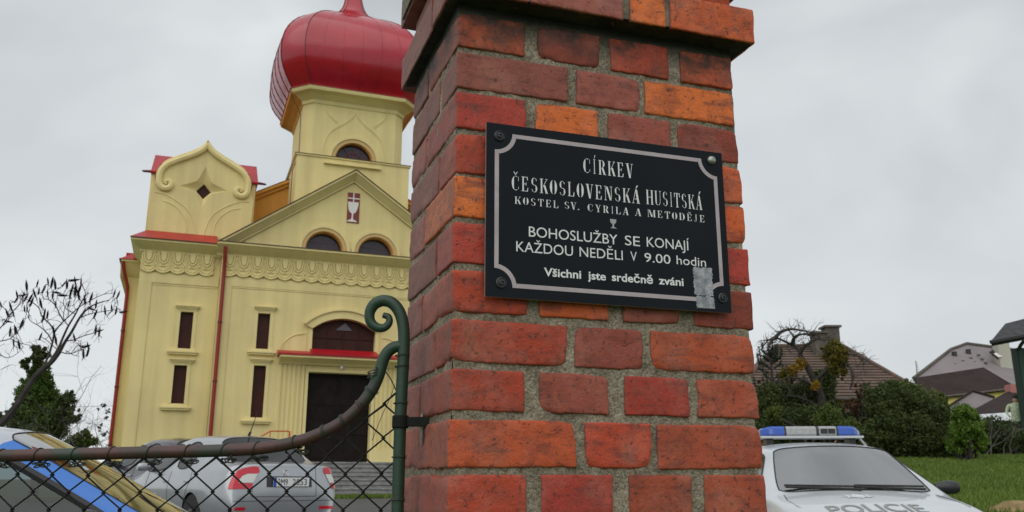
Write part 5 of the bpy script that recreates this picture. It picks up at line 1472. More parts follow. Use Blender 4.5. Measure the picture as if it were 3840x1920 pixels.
# plate: dark recess, white plate, blue band, characters
np_ = rear_patch('plate_recess', [(-.39,.72),(.27,.72),(.27,.87),(-.39,.87)], M['black_pl'], .003, None, 2)
XP = min(rear(y, z, 0).x for y in (-.26, 0, .26) for z in (.715, .825)) - .012
def plate_piece(name, x0, x1, z0, z1, m, d, par):
    b = MB(); b.box(XP - d - .002, XP - d, -x1 - .07, -x0 - .07, z0 + .02, z1 + .02); return b.build(name, m, par)
pl = plate_piece('number_plate', -.26, .26, .710, .825, M['white_plate'], .002, root)
plate_piece('plate_band', -.258, -.215, .713, .822, M['eu_blue'], .0045, pl)
for s_, a, b_ in (('2M9', -.195, -.055), ('2853', .015, .225)):
    me = text_mesh(s_); xs = [v.co.x for v in me.vertices]; ref = max(v.co.y for v in me.vertices); k = (b_ - a) / (max(xs) - min(xs)); m0 = min(xs)
    for v in me.vertices: v.co = (XP - .0075, -(a + (v.co.x - m0) * k) - .07, .747 + v.co.y / ref * .080)
    me.flip_normals() if hasattr(me, 'flip_normals') else None
    link('lettering', me, M['ink'], pl)
ring1 = [(0.035*math.cos(a), .905 + .035*math.sin(a)) for a in [k*.35 for k in range(18)]]
b = MB(); b.tube([rear(y, z, .006) for y, z in ring1 + ring1[:1]], .004, 5); b.tube([rear(y, z, .008) for y, z in [(-.022,.925),(-.008,.885),(0,.905),(.008,.885),(.022,.925)]], .004, 5)
b.build('badge', M['chrome'], root)
b = MB()
for y in (-.46, .46): b.tube([rear(y, z, .0) for z in np.linspace(.99, .60, 10)], .004, 4)
b.tube([rear(y, .60, .0) for y in np.linspace(-.46, .46, 10)], .004, 4); b.tube([rear(y, .985, -.002) for y in np.linspace(-.46, .46, 10)], .003, 4)
b.tube([rear(y, .545, .0) for y in np.linspace(-.72, .72, 16)], .0035, 4)
b.build('boot_gap', M['rubber'], root)
b = MB(); b.tube([(-.98, .0, 1.45), (-1.02, 0, 1.49)], .02, 8); b.tube([(-1.02, 0, 1.49), (-1.24, 0, 1.80)], [.008, .003], 6); b.build('antenna', M['black_pl'], root, smooth=True)
for y in (-.62, .62):
    rear_patch('reflector', [(y - .09, .43), (y + .09, .43), (y + .09, .46), (y - .09, .46)], M['lens_red'], .006, None, 1)

make_car('dark_sedan', 'dark plum coloured car parked behind the silver sedan, only its roof and windows showing', (-6.35, 17.0, gh(-6.35, 17.0)), R(133), M['p_dark'], 'cars parked in the church yard')

# police car on the right, facing us
PCAR = make_car('police_car', 'pale silver police car with blue and clear lightbar, facing the viewer right of the pillar', (3.15, 9.12, .0), R(-93.5), M['p_police'], 'police cars', hatch=True, cat='police car')
root, tr_ = PCAR['root'], PCAR['tree']
M['blue_lens'] = mat('blue_lens', (0.010, 0.075, 0.42), 0.18, coat=0.8)
M['clear_lens'] = mat('ribbed_clear_lens', (0.34, 0.35, 0.345), 0.25, var=0.18, vscale=26, coat=0.6)
M['bar_grey'] = mat('lightbar_grey', (0.50, 0.52, 0.53), 0.4)
def bar_sec(y0, y1, m, name, par, shrink0=0.0, shrink1=0.0):
    prof = [(-.13, .0), (-.145, .02), (-.14, .075), (-.11, .10), (.11, .10), (.14, .075), (.145, .02), (.13, .0)]
    b = MB(); vs = []; k = 6
    for i in range(k + 1):
        t = i / k; y = y0 + (y1 - y0) * t
        sc = 1 - shrink0 * max(0, 1 - t * 2) ** 2 - shrink1 * max(0, t * 2 - 1) ** 2
        for a, z in prof: vs.append((a * sc, y, z * (1 - (1 - sc) * .7)))
    n = len(prof)
    b.add(vs, [(i*n + j, i*n + (j+1) % n, (i+1)*n + (j+1) % n, (i+1)*n + j) for i in range(k) for j in range(n)] + [tuple(range(n)), tuple(range(k*n, (k+1)*n))])
    b.v = [(x - .50, y, z + 1.533) for x, y, z in b.v]
    return b.build(name, m, par, smooth=False, bevel=0)
lb = MB(); lb.box(-.64, -.36, -.535, .535, 1.508, 1.532)
lbo = lb.build('lightbar', M['bar_grey'], root, bevel=.006)
# local +y is to the right in the picture
bar_sec(-.525, -.285, M['blue_lens'], 'blue_lens', lbo, .5, 0); bar_sec(.275, .525, M['blue_lens'], 'blue_lens', lbo, 0, .75)
bar_sec(-.265, .045, M['clear_lens'], 'clear_lens', lbo); bar_sec(.075, .255, M['clear_lens'], 'clear_lens', lbo)
for a, b_ in ((-.284, -.266), (.046, .074), (.256, .274)): bar_sec(a, b_, M['black_pl'], 'divider', lbo)
for ya, yb in ((.09, .16), (.17, .24)): b = MB(); b.box(-.358, -.348, ya, yb, 1.555, 1.605); b.build('speaker_grille', M['black_pl'], lbo)
for y in (-.43, .43):
    b = MB(); b.box(-.58, -.42, y - .035, y + .035, 1.44, 1.5075); b.build('bar_foot', M['black_pl'], lbo)
b = MB(); b.tube([(-.5, -.53, 1.512), (-.5, -.58, 1.45), (-.5, -.63, 1.36)], .012, 5); b.tube([(-.5, .53, 1.512), (-.5, .58, 1.45), (-.5, .63, 1.36)], .012, 5)
b.build('bar_strap', M['bar_grey'], lbo)
# lettering and crest printed on the bonnet (reads from the front)
def hood_text(s, y0, y1, x0, h):
    me = text_mesh(s, .012); xs = [v.co.x for v in me.vertices]; m0 = min(xs); k = (y1 - y0) / (max(xs) - m0); ref = .70
    for v in me.vertices: v.co = (x0 + v.co.y / ref * (-h), y0 + (v.co.x - m0) * k, 3.0)
    project_mesh(me, tr_, (0, 0, -1), 2); return link('lettering', me, M['grey_ink'], root)
hood_text('POLICIE', -.50, .25, 1.93, .25)
star = []
for k in range(16):
    a = R(90 + k * 22.5); r_ = (1.0 if k % 2 == 0 else .58); star.append((1.30 - .115 * r_ * math.sin(a), -.10 + .165 * r_ * math.cos(a)))
def hood_poly(name, pl_, m, off=0):
    me = flat_mesh(pl_); me.materials.clear()
    for v in me.vertices: v.co = (v.co.x, v.co.y, 3.0)
    project_mesh(me, tr_, (0, 0, -1), 1)
    for v in me.vertices: v.co.z += off
    return link(name, me, m, root)
M['crest'] = mat('pale_crest_print', (0.74, 0.76, 0.78), 0.4); M['crest2'] = mat('crest_grey_line', (0.40, 0.42, 0.44), 0.4)
cr_ = hood_poly('crest', [star], M['crest'])
hood_poly('crest', [[(1.30 - .05 * math.sin(a), -.10 + .075 * math.cos(a)) for a in [2*math.pi*k/16 for k in range(16)]], [(1.30 - .042 * math.sin(a), -.10 + .066 * math.cos(a)) for a in [2*math.pi*k/16 for k in range(16)]]], M['crest2'], .002)
for k in range(8):
    a = R(90 + k * 45); c_, s_ = math.cos(a), math.sin(a)
    P = lambda r, d: (1.30 - .115 * (r * s_ + d * c_), -.10 + .165 * (r * c_ - d * s_))
    hood_poly('crest', [[P(.46, -.03), P(.80, -.02), P(.80, .02), P(.46, .03)]], M['crest2'], .002)
# bonnet shut lines
b = MB()
for s in (1, -1):
    P = []
    for x, y in ((1.02, .66), (1.3, .70), (1.6, .69), (1.9, .62), (2.02, .54)):
        h = tr_.ray_cast(Vector((x, s * y, 3)), Vector((0, 0, -1))); P.append(h[0])
    b.tube(P, .004, 4)
b.build('bonnet_gap', M['rubber'], root)

# police car close on the left, seen through the mesh
NC = make_car('police_car', 'silver police car with blue stripe on its windscreen pillar, close behind the wire gate', (-2.514, 4.299, -.12), R(18), M['p_near'], 'police cars', hatch=True, blue=M['p_blue'], cat='police car')


def AT(x, y, D):
    """point on the plane y = D seen at column x, row y of the layout sketch"""
    a = (x - 1288) / 2213.75; b = -(y - 644) / 2213.75 ; c, s = math.cos(R(14.46)), math.sin(R(14.46))
    k = D / (c - b * s); return (a * k, D, (s + b * c) * k + EYE)
# ------------------------------------------------------------------ vegetation builders
def leaves(mb_v, mb_f, c, rad, n, size, rs, flat=0.0, hang=0.0):
    """leaf faces scattered around clump centres inside an ellipsoid"""
    c = np.array(c); rad = np.array(rad)
    k = max(6, n // 55)
    u = rs.normal(size=(k, 3)); u /= np.linalg.norm(u, axis=1)[:, None]
    cc = c + u * rad * (rs.uniform(.25, 1.0, (k, 1)) ** .5) * .86
    cs = rs.uniform(.14, .34, k) * rad.mean()
    out_ = rs.rand(k) < .16; cc[out_] = c + (cc[out_] - c) * 1.28; cs[out_] *= .55
    pick = rs.randint(0, k, n)
    off = rs.normal(size=(n, 3)); off /= np.linalg.norm(off, axis=1)[:, None]
    p = cc[pick] + off * (cs[pick] * rs.uniform(.3, 1.15, n))[:, None]
    a = rs.normal(size=(n, 3)); a /= np.linalg.norm(a, axis=1)[:, None]
    b = np.cross(a, rs.normal(size=(n, 3))); b /= np.linalg.norm(b, axis=1)[:, None]
    if hang: a[:, 2] -= hang; a /= np.linalg.norm(a, axis=1)[:, None]
    s = size * rs.uniform(.6, 1.4, n)
    q = np.stack([p - a * s[:, None], p + b * (s * .42)[:, None], p + a * s[:, None], p - b * (s * .42)[:, None]], 1).reshape(-1, 3)
    base = len(mb_v) ; mb_v.extend(map(tuple, q)); mb_f.extend([(base + 4*i, base + 4*i + 1, base + 4*i + 2, base + 4*i + 3) for i in range(n)])
def crown(name, blobs, size, m, parent, seed, hang=0.0):
    blobs = [(c, r, int(n * 1.7)) for c, r, n in blobs]; size *= .74
    rs = np.random.RandomState(seed); v = []; f = []
    for c, rad, n in blobs: leaves(v, f, c, rad, n, size, rs, hang=hang)
    me = bpy.data.meshes.new(name); me.from_pydata(v, [], f); return link(name, me, m, parent)
def plant(name, label, cat, loc, group=None): return empty(name, loc, 0, label, cat, group)
def trunk(parent, pts, r, m=None, name='trunk', seg=8):
    b = MB(); b.tube(pts, r, seg); return b.build(name, m or M['bark'], parent, smooth=True)
def branches(b, p, d, L, r, lvl, rs, curl=0.0, drop=0.0, kids=3):
    """recursive twigs into one mesh builder"""
    n = 6; pts = [p]; rr = [r]; d = d.normalized()
    for i in range(n):
        d = (d + Vector(rs.normal(0, .16 + curl, 3)) + Vector((0, 0, -drop))).normalized()
        pts.append(pts[-1] + d * L / n); rr.append(r * (1 - .75 * (i + 1) / n))
    b.tube(pts, rr, 5 if lvl > 1 else 4)
    if lvl > 0:
        for k in range(kids):
            i = rs.randint(2, n + 1); a = Vector(rs.normal(0, 1, 3)); a = (a - d * a.dot(d)).normalized()
            branches(b, pts[i], (d * .75 + a * .8).normalized(), L * rs.uniform(.5, .75), rr[i] * .75, lvl - 1, rs, curl, drop, kids)

# ------------------------------------------------------------------ right-hand side: trees and hedge
t = plant('mistletoe_tree', 'old bare fruit tree with curling twigs and olive and orange mistletoe balls', 'tree', (8.25, 24.0, 1.6))
o_ = Vector((8.25, 24.0, 1.6))
def rel(P): return Vector(P) - o_
rs = np.random.RandomState(8)
tk = [rel((8.389, 24.000, 2.128)), rel((8.403, 24.000, 2.757)), rel((8.364, 24.000, 3.287)), rel((8.228, 24.000, 3.715)), rel((8.066, 24.000, 4.093)), rel((7.877, 24.000, 4.441))]
trunk(t, tk, [.16, .14, .12, .10, .085, .07])
b = MB()
limbs = [[(7.897, 24.000, 4.419), (7.911, 24.200, 4.613), (7.810, 24.400, 4.776), (7.534, 24.200, 4.856), (7.238, 24.000, 4.913), (6.955, 23.800, 4.793), (6.718, 23.600, 4.524)],
         [(7.878, 24.000, 4.452), (7.960, 23.800, 4.641), (8.131, 23.600, 4.762), (8.284, 23.500, 4.811), (8.437, 23.400, 4.752)],
         [(7.810, 24.400, 4.776), (7.828, 24.200, 4.945), (7.923, 24.000, 5.001), (8.109, 23.800, 4.990), (8.340, 23.700, 4.919)],
         [(7.238, 24.000, 4.913), (7.415, 24.000, 5.079), (7.695, 24.000, 5.156), (8.020, 24.000, 5.112), (8.343, 24.000, 5.045)],
         [(8.228, 24.000, 3.715), (8.451, 23.800, 3.960), (8.639, 23.700, 4.055), (8.778, 23.600, 4.202), (9.025, 23.500, 4.381), (9.245, 23.400, 4.303), (9.357, 23.300, 4.110)],
         [(8.778, 23.600, 4.202), (8.958, 23.400, 4.070), (8.956, 23.200, 3.730), (8.853, 23.200, 3.419)],
         [(8.364, 24.000, 3.287), (8.044, 23.800, 3.586), (7.756, 23.600, 3.723), (7.409, 23.600, 3.776), (7.029, 23.600, 3.671)],
         [(7.238, 24.000, 4.913), (7.038, 23.800, 4.750), (6.883, 23.700, 4.485)], [(8.403, 24.000, 2.757), (8.037, 23.600, 3.040), (7.568, 23.400, 3.231), (7.195, 23.200, 3.264)]]
for Lb in limbs:
    P = catmull([tuple(rel(p)) for p in Lb], 5); n = len(P)
    b.tube(P, [.055 - .043 * i / n for i in range(n)], 6)
    for k in range(3, n, 2):
        for q in range(2): branches(b, P[k], Vector(rs.normal(0, 1, 3)) + Vector((0, 0, .6)), rs.uniform(.25, .5), .012, 1, rs, .15, .02, 2)
b.build('branches', M['bark'], t, smooth=True)
for c, rd, n, m in (((8.669, 23.600, 4.417), (.34,.34,.42), 2600, 'mistle'), ((8.784, 23.600, 4.042), (.30,.3,.30), 1500, 'mistle'), ((7.825, 23.900, 4.188), (.17,.17,.20), 700, 'mistle_o'), ((7.479, 23.800, 3.885), (.30,.3,.22), 1500, 'mistle'), ((8.103, 23.600, 3.565), (.13,.13,.16), 600, 'mistle_o'), ((7.563, 23.700, 3.980), (.16,.16,.16), 500, 'mistle_o')):
    crown('mistletoe', [(tuple(rel(c)), rd, n)], .045, M[m], t, int(n))
crown('crown', [(tuple(rel((8.286, 24.600, 3.343))), (.75,.6,.45), 4200), (tuple(rel((7.562, 24.600, 3.233))), (.75,.6,.55), 4000), (tuple(rel((8.782, 24.800, 3.804))), (.4,.4,.4), 1400)], .06, M['leaf_dark'], t, 5)
# small pine behind it
t = plant('pine_tree', 'small grey green pine with upright shoots standing against the pillar edge', 'tree', (7.665, 26.000, 2.106))
o_ = Vector((7.665, 26.000, 2.106)); b = MB()
trunk(t, [Vector((0,0,-.3)), Vector((0,0,1.4)), Vector((0,0,2.75))], [.09, .06, .02])
rs = np.random.RandomState(4); v = []; f = []
bb = MB()
for k in range(46):
    z = rs.uniform(.5, 2.6); L_ = (2.95 - z) * .36 + .12; a = rs.uniform(0, 6.28)
    e = Vector((math.cos(a) * L_, math.sin(a) * L_, z + .18)); bb.tube([Vector((0, 0, z)), e * .6 + Vector((0, 0, z * .4)), e, e + Vector((0, 0, .22))], [.014, .010, .007, .003], 4)
    for q in range(120):
        tt = rs.uniform(.3, 1.4); p = Vector((0, 0, z)).lerp(e, min(tt, 1)) + Vector((0, 0, max(0, tt - 1) * .65)); d = Vector(rs.normal(0, 1, 3)); d.z = abs(d.z) + .3; d = d.normalized() * rs.uniform(.07, .13)
        sd = d.orthogonal().normalized() * .013; n = len(v); v += [tuple(p - sd), tuple(p + sd), tuple(p + d)]; f.append((n, n+1, n+2))
bb.build('branches', M['bark'], t)
me = bpy.data.meshes.new('needles'); me.from_pydata(v, [], f); link('needles', me, M['needle'], t)
def bush(name, label, cat, base, blobs, size, m, seed, group=None, stems=True):
    """base point; blobs as (centre, radii, count) in world coordinates"""
    o_ = Vector(base); t = plant(name, label, cat, base, group)
    crown('crown' if cat == 'tree' else 'foliage', [(tuple(Vector(c) - o_), r, n) for c, r, n in blobs], size, m, t, seed)
    if stems:
        rs = np.random.RandomState(seed); b = MB()
        for c, r, n in blobs:
            c = Vector(c) - o_
            for k in range(4): 
                e = c + Vector(rs.normal(0, .35, 3)) * min(r); b.tube([Vector((c.x * .5, c.y * .5, -.4)), c * .5 + Vector(rs.normal(0, .1, 3)), e], [.05, .035, .012], 5)
        b.build('stems' if cat != 'tree' else 'trunk', M['bark'], t)
    return t
bush('shrub', 'dark green shrub mass between the mistletoe tree and the lightbar', 'shrub', (6.958, 22.500, 1.673),
     [((6.616, 22.500, 2.404), (.75,.6,.55), 4200), ((7.519, 22.800, 2.471), (.8,.6,.6), 4600), ((6.492, 22.600, 3.056), (.35,.4,.6), 1600), ((8.150, 22.800, 2.721), (.45,.5,.45), 2400)], .055, M['leaf_dark'], 21)
bush('shrub', 'fresh mid green shrub in front of the pink house wall', 'shrub', (7.702, 21.800, 1.653),
     [((7.655, 21.600, 2.444), (.40,.4,.45), 2600), ((8.144, 21.800, 2.266), (.45,.4,.35), 2400), ((6.328, 21.600, 2.681), (.25,.3,.2), 700)], .05, M['leaf'], 22)
bush('shrub', 'thin reddish brown sapling before the pink wall', 'shrub', (8.633, 22.400, 1.959),
     [((8.764, 22.400, 3.287), (.13,.13,.3), 260), ((8.630, 22.400, 2.939), (.26,.2,.22), 420), ((8.746, 22.400, 2.594), (.22,.2,.25), 420)], .05, M['rust_leaf'], 23)
bush('hedge', 'big rounded dark green hedge behind the right end of the lightbar', 'hedge', (9.939, 23.000, 1.588),
     [((9.745, 23.000, 3.091), (.75,.7,.50), 5200), ((9.306, 22.600, 2.410), (.75,.7,.75), 6000), ((10.431, 23.000, 2.787), (.75,.7,.62), 6000), ((10.042, 22.400, 2.154), (.85,.7,.65), 6500), ((10.958, 22.800, 2.422), (.5,.6,.65), 4200), ((9.965, 23.200, 3.398), (.3,.3,.22), 900), ((10.568, 22.200, 1.951), (.5,.5,.4), 2400), ((8.713, 22.200, 2.047), (.45,.5,.5), 2800)], .055, M['leaf_dark'], 31)
bush('shrub', 'olive topped bush rising above the hedge', 'shrub', (10.813, 24.200, 1.928),
     [((10.717, 24.200, 3.467), (.6,.5,.30), 2600), ((11.391, 24.200, 3.198), (.45,.5,.3), 1800), ((9.777, 24.200, 3.305), (.35,.4,.3), 1200)], .055, M['leaf'], 33)
bush('shrub', 'light yellow green bush at the right of the hedge', 'shrub', (10.766, 21.400, 1.642),
     [((10.892, 21.400, 2.619), (.34,.3,.28), 1700), ((10.840, 21.300, 2.238), (.48,.4,.36), 2600), ((10.569, 21.300, 1.961), (.3,.3,.3), 1200), ((11.065, 21.300, 2.007), (.25,.3,.3), 900)], .05, M['leaf_light'], 35)
bush('shrub', 'dark thicket under the white awning', 'shrub', (14.096, 26.000, 1.658),
     [((13.967, 26.000, 2.388), (.75,.6,.55), 4200), ((14.915, 26.500, 2.241), (.7,.6,.45), 3000), ((13.483, 26.000, 2.218), (.6,.6,.5), 2800)], .06, M['leaf_dark'], 36)
t = plant('bare_sapling', 'thin leafless grey sapling in the thicket below the awning', 'tree', (13.150, 24.500, 1.833)); o_ = Vector((13.150, 24.500, 1.833))
rs = np.random.RandomState(6); b = MB()
for px_ in (-.5, -.15, .2, .45, -.8): branches(b, Vector((px_, 0, -.3)), Vector((rs.uniform(-.2, .2), 0, 1)), rs.uniform(.9, 1.5), .022, 3, rs, .05, 0, 3)
b.build('trunk', M['twig'], t)

# ------------------------------------------------------------------ houses on the right
M['tile'] = mat('brown_roof_tile', (0.135, 0.092, 0.072), 0.9, var=0.3, vscale=2.2, bump=0.5, bscale=14, objvar=.10)
M['pinkw'] = plaster('pink_render', (0.46, 0.20, 0.18)); M['greyroof'] = mat('grey_brown_sheet_roof', (0.21, 0.18, 0.185), 0.75, var=0.12, vscale=.8)
M['brownroof'] = mat('dark_brown_roof', (0.042, 0.030, 0.028), 0.95, spec=.15, var=0.2, vscale=1.5, bump=.3, bscale=8)
M['yellow2'] = plaster('pale_yellow_render', (0.80, 0.70, 0.22)); M['slate'] = mat('dark_slate', (0.055, 0.055, 0.060), 0.8, spec=.25, var=0.5, vscale=5, bump=.6, bscale=18)
M['chim'] = mat('chimney_render', (0.12, 0.10, 0.085), 0.9, var=.3, vscale=6); M['dgreen'] = mat('dark_green_boards', (0.012, 0.040, 0.030), 0.6); M['awn'] = mat('white_awning', (0.62, 0.65, 0.67), 0.6, var=.2, vscale=2)
M['cream2'] = plaster('cream_chimney', (0.48, 0.47, 0.40)); M['dkred'] = mat('dark_red_trim', (0.20, 0.02, 0.02), .6)
h1 = empty('house', (11.6, 34.4, 2.0), 0, 'pink walled house with brown tiled hip roof and double chimney', 'house')
def W(p): return (p[0] - 11.6, p[1] - 34.4, p[2] - 2.0)
E0, E1 = W((8.0, 32.0, 4.06)), W((15.0, 32.0, 4.06)); R0, R1 = W((10.9, 36.2, 6.46)), W((13.7, 36.2, 6.46)); B1 = W((15.0, 40.4, 4.06)); B0 = W((8.0, 40.4, 4.06))
hb = MB(); hb.box(8.6-11.6, 14.5-11.6, 32.6-34.4, 39.8-34.4, -.6, 2.06); hb.build('wall', M['pinkw'], h1)
hb = MB(); hb.add([E0, E1, B1, B0, R0, R1], [(0, 1, 5, 4), (1, 2, 5), (2, 3, 4, 5), (3, 0, 4), (3, 2, 1, 0)]); hb.build('roof', M['tile'], h1)
nr = 18
def lerp(a, b, t): return Vector(a).lerp(Vector(b), t)
for (a0, a1, c0, c1, nrm) in ((E0, E1, R0, R1, Vector((0, -.5, .87))), (E1, B1, R1, R1, Vector((.87, 0, .5)))):
    for k in range(nr):
        t0, t1 = k / nr, (k + 1.12) / nr; t1 = min(t1, 1.0)
        p0, p1, q0, q1 = lerp(a0, c0, t0), lerp(a1, c1, t0), lerp(a0, c0, t1), lerp(a1, c1, t1)
        b = MB(); u = nrm * .075; l_ = nrm * .02
        b.add([p0 + l_, p1 + l_, p1 + u, p0 + u, q0 + l_, q1 + l_], [(0, 1, 2, 3), (3, 2, 5, 4)])
        b.build('tile_course', M['tile'], h1)
b = MB()
for a, c in ((R0, R1), (E1, R1), (E0, R0)): b.tube([Vector(a) + Vector((0,0,.08)), Vector(c) + Vector((0,0,.08))], .09, 6)
b.build('ridge_tiles', M['tile'], h1)
b = MB(); b.tube([Vector(E0) + Vector((0,-.06,-.06)), Vector(E1) + Vector((0,-.06,-.06))], .07, 6); b.build('gutter', M['chim'], h1)
for (p, wd, z1) in (((12.503, 35.600, 6.584), .25, 6.98), ((13.153, 36.000, 6.844), .27, 7.30)):
    x, y, z = W(p); b = MB(); b.box(x - wd, x + wd, y - .3, y + .3, 3.2, z1 - 2.06); b.box(x - wd - .08, x + wd + .08, y - .38, y + .38, z1 - 2.06, z1 - 1.98); b.build('chimney', M['chim'], h1)
b = MB(); b.box(12.1-11.6, 12.8-11.6, 32.56-34.4, 32.60-34.4, .4, 1.5); b.build('window', M['dark_glass'], h1)
b = MB()
x, y, z = W((10.899, 34.000, 5.870)); b.lathe([(.001, 0), (.2, .02), (.26, .06), (.27, .07)], (0, 0, 0), 14); b.v = [(x + p[0], y - 2.0 - p[2], z + p[1]) for p in b.v]
# grey roofed house
h2 = empty('house', (25.0, 48.0, 2.0), 0, 'yellow walled house under grey upper roof and dark brown lower roof', 'house')
def poly_roof(name, pts, m, par, th=.10):
    P = [Vector(p) - par.location for p in pts]; n = len(P); nrm = (P[1] - P[0]).cross(P[2] - P[0]).normalized()
    if nrm.z < 0: nrm = -nrm
    b = MB(); b.add(P + [p - nrm * th for p in P], [tuple(range(n)), tuple(range(2*n - 1, n - 1, -1))] + [(i, (i+1) % n, n + (i+1) % n, n + i) for i in range(n)])
    return b.build(name, m, par)
poly_roof('roof', [(20.693, 45.500, 6.245), (25.222, 47.000, 7.009), (25.824, 45.000, 5.544), (26.445, 45.000, 5.244), (30.807, 51.000, 8.326), (26.534, 51.000, 8.908), (25.039, 50.000, 8.411)], M['greyroof'], h2)
poly_roof('roof', [(20.343, 43.600, 5.055), (20.561, 45.200, 6.252), (24.914, 46.500, 6.967), (24.948, 43.600, 5.579)], M['brownroof'], h2)
poly_roof('roof', [(20.739, 45.600, 6.257), (25.039, 50.000, 8.411), (26.046, 54.000, 7.046)], M['greyroof'], h2)
poly_roof('roof', [(25.007, 46.600, 6.958), (25.005, 43.700, 5.590), (27.564, 47.000, 6.480)], M['greyroof'], h2)
b = MB(); q0, q1 = Vector((20.513, 43.750, 5.088)) - h2.location, Vector((24.834, 43.750, 5.575)) - h2.location
b.prism([(q0.x, -1), (q1.x, -1), (q1.x, q1.z + .04), (q0.x, q0.z + .04)], -4.25, 3.0, 'y'); b.build('wall', M['yellow2'], h2)
def ptube(name, P, r, m, par, seg=6):
    b = MB(); b.tube([Vector(p) - par.location for p in P], r, seg); return b.build(name, m, par, smooth=True)
ptube('gutter', [(20.335, 43.500, 5.046), (24.890, 43.500, 5.569)], .05, M['chim'], h2)
ptube('downpipe', [(24.611, 43.500, 5.530), (24.576, 43.600, 5.307), (24.807, 44.200, 5.169)], .07, M['chim'], h2)
ptube('ridge_cap', [(20.652, 45.400, 6.275), (24.992, 49.900, 8.419), (26.485, 50.900, 8.916), (30.751, 50.900, 8.335)], .09, M['chim'], h2)
for x, y, D in ((2401,892,49), (2436,886,49.3), (2502,885,49.6)):
    p = Vector(AT(x, y, D)) - h2.location; b = MB(); b.lathe([(.14, -.2), (.14, .12), (.17, .14), (.02, .2)], tuple(p), 8); b.build('vent', M['black_pl'], h2)
rs = random.Random(2)
for i in range(7):
    for j in range(3):
        x_, y_ = 2338 + i * 20 + j * 9, 940 - i * 7.5 + j * 10
        if y_ > 953 - (x_ - 2300) * .155: continue
        p = Vector(AT(x_, y_, 46.3 + (950 - y_) * .05)) - h2.location; b = MB(); b.box(p.x - .07, p.x + .07, p.y - .25, p.y - .12, p.z - .03, p.z + .05); b.build('snow_guard', M['chim'], h2)
b = MB(); c = Vector((27.162, 48.600, 8.205)) - h2.location; b.box(c.x - .32, c.x + .32, c.y - .3, c.y + .3, c.z - 1.2, c.z + .42); b.build('chimney', M['cream2'], h2)
poly_roof('skylight', [(26.488, 48.600, 8.116), (26.930, 48.900, 8.249), (27.418, 48.600, 7.829), (26.830, 48.400, 7.691)], M['black_pl'], h2, .06)
poly_roof('skylight', [(26.551, 48.300, 7.963), (26.744, 48.400, 8.021), (27.055, 48.300, 7.809), (26.731, 48.200, 7.751)], M['emb_white'], h2, .03)
# low roofs in front of it
h3 = empty('house', (21.5, 39.0, 2.0), 0, 'low house with brown and grey hipped roofs and white awning below the yellow walls', 'house')
poly_roof('roof', [(18.440, 38.000, 4.087), (20.785, 40.000, 5.063), (21.751, 40.000, 4.778), (20.056, 38.000, 4.120)], M['greyroof'], h3)
ptube('ridge_cap', [(18.394, 37.900, 4.095), (20.735, 39.900, 5.070), (21.699, 39.900, 4.786)], .05, M['brownroof'], h3)
poly_roof('roof', [(18.247, 36.000, 3.721), (20.894, 38.500, 4.587), (23.829, 41.000, 5.566), (25.304, 41.000, 5.566), (22.050, 36.000, 3.927)], M['brownroof'], h3)
poly_roof('awning', [(18.216, 35.600, 3.675), (20.683, 35.600, 3.832), (20.405, 35.200, 3.491), (17.976, 35.200, 3.368)], M['awn'], h3, .03)
b = MB(); q0 = Vector((18.781, 36.600, 3.653)) - h3.location; b.box(q0.x, q0.x + 6, q0.y, q0.y + 4, -1, q0.z - .05); b.build('wall', M['dash'], h3)
b = MB(); q0 = Vector((22.204, 39.400, 4.862)) - h3.location; b.box(q0.x, q0.x + 1.2, q0.y, q0.y + .5, q0.z, q0.z + .45); b.build('chimney', M['pinkw'], h3)
poly_roof('roof_window', [(21.576, 38.600, 4.510), (22.631, 38.800, 4.683), (22.443, 38.500, 4.570), (21.448, 38.300, 4.399)], M['awn'], h3, .04)
# dark slate roofed shelter at the right edge
h4 = empty('shelter', (18.2, 30.5, 2.0), 0, 'dark green boarded shelter with overhanging slate roof at the right edge', 'shelter')
poly_roof('roof', [(15.616, 28.500, 5.520), (17.314, 30.500, 6.466), (19.508, 30.500, 7.019), (18.131, 28.500, 6.005), (16.736, 28.500, 5.729)], M['slate'], h4, .16)
poly_roof('roof', [(15.669, 28.600, 5.522), (17.367, 30.600, 6.455), (19.725, 34.000, 6.679)], M['slate'], h4, .1)
ptube('fascia', [(15.558, 28.400, 5.478), (16.195, 28.400, 5.595), (16.992, 28.400, 5.739), (18.059, 28.400, 5.935)], .07, M['rubber'], h4)
b = MB(); q0 = Vector((16.585, 29.200, 3.319)) - h4.location; q1 = Vector((16.833, 29.200, 5.415)) - h4.location
b.box(q1.x, q1.x + 2.2, q1.y, q1.y + .35, -1, q1.z); b.build('wall', M['dgreen'], h4)
for k in range(8):
    b = MB(); b.box(q1.x + .02 + k * .27, q1.x + .25 + k * .27, q1.y - .03, q1.y - .002, -1, q1.z - .01); b.build('board', M['dgreen'], h4)
ptube('brace', [(16.942, 28.900, 5.595), (16.818, 28.900, 5.463), (16.774, 29.000, 5.319)], .06, M['rubber'], h4)
b = MB(); b.box(q1.x + .22, q1.x + .6, q1.y - .05, q1.y - .032, q1.z - .85, q1.z - .1); b.build('notice', M['dkred'], h4)
# television aerial
ar = empty('aerial', (20.684, 45.000, 6.148), 0, 'thin television aerial between the two house roofs', 'aerial')
b = MB(); b.tube([(0, 0, -2.2), (0, 0, .95)], .02, 5)
for k in range(6): b.tube([(-.10 + .03*k, 0, .25 + k * .12), (.16 - .02*k, 0, .29 + k * .12)], .012, 4)
b.build('mast', M['twig'], ar)

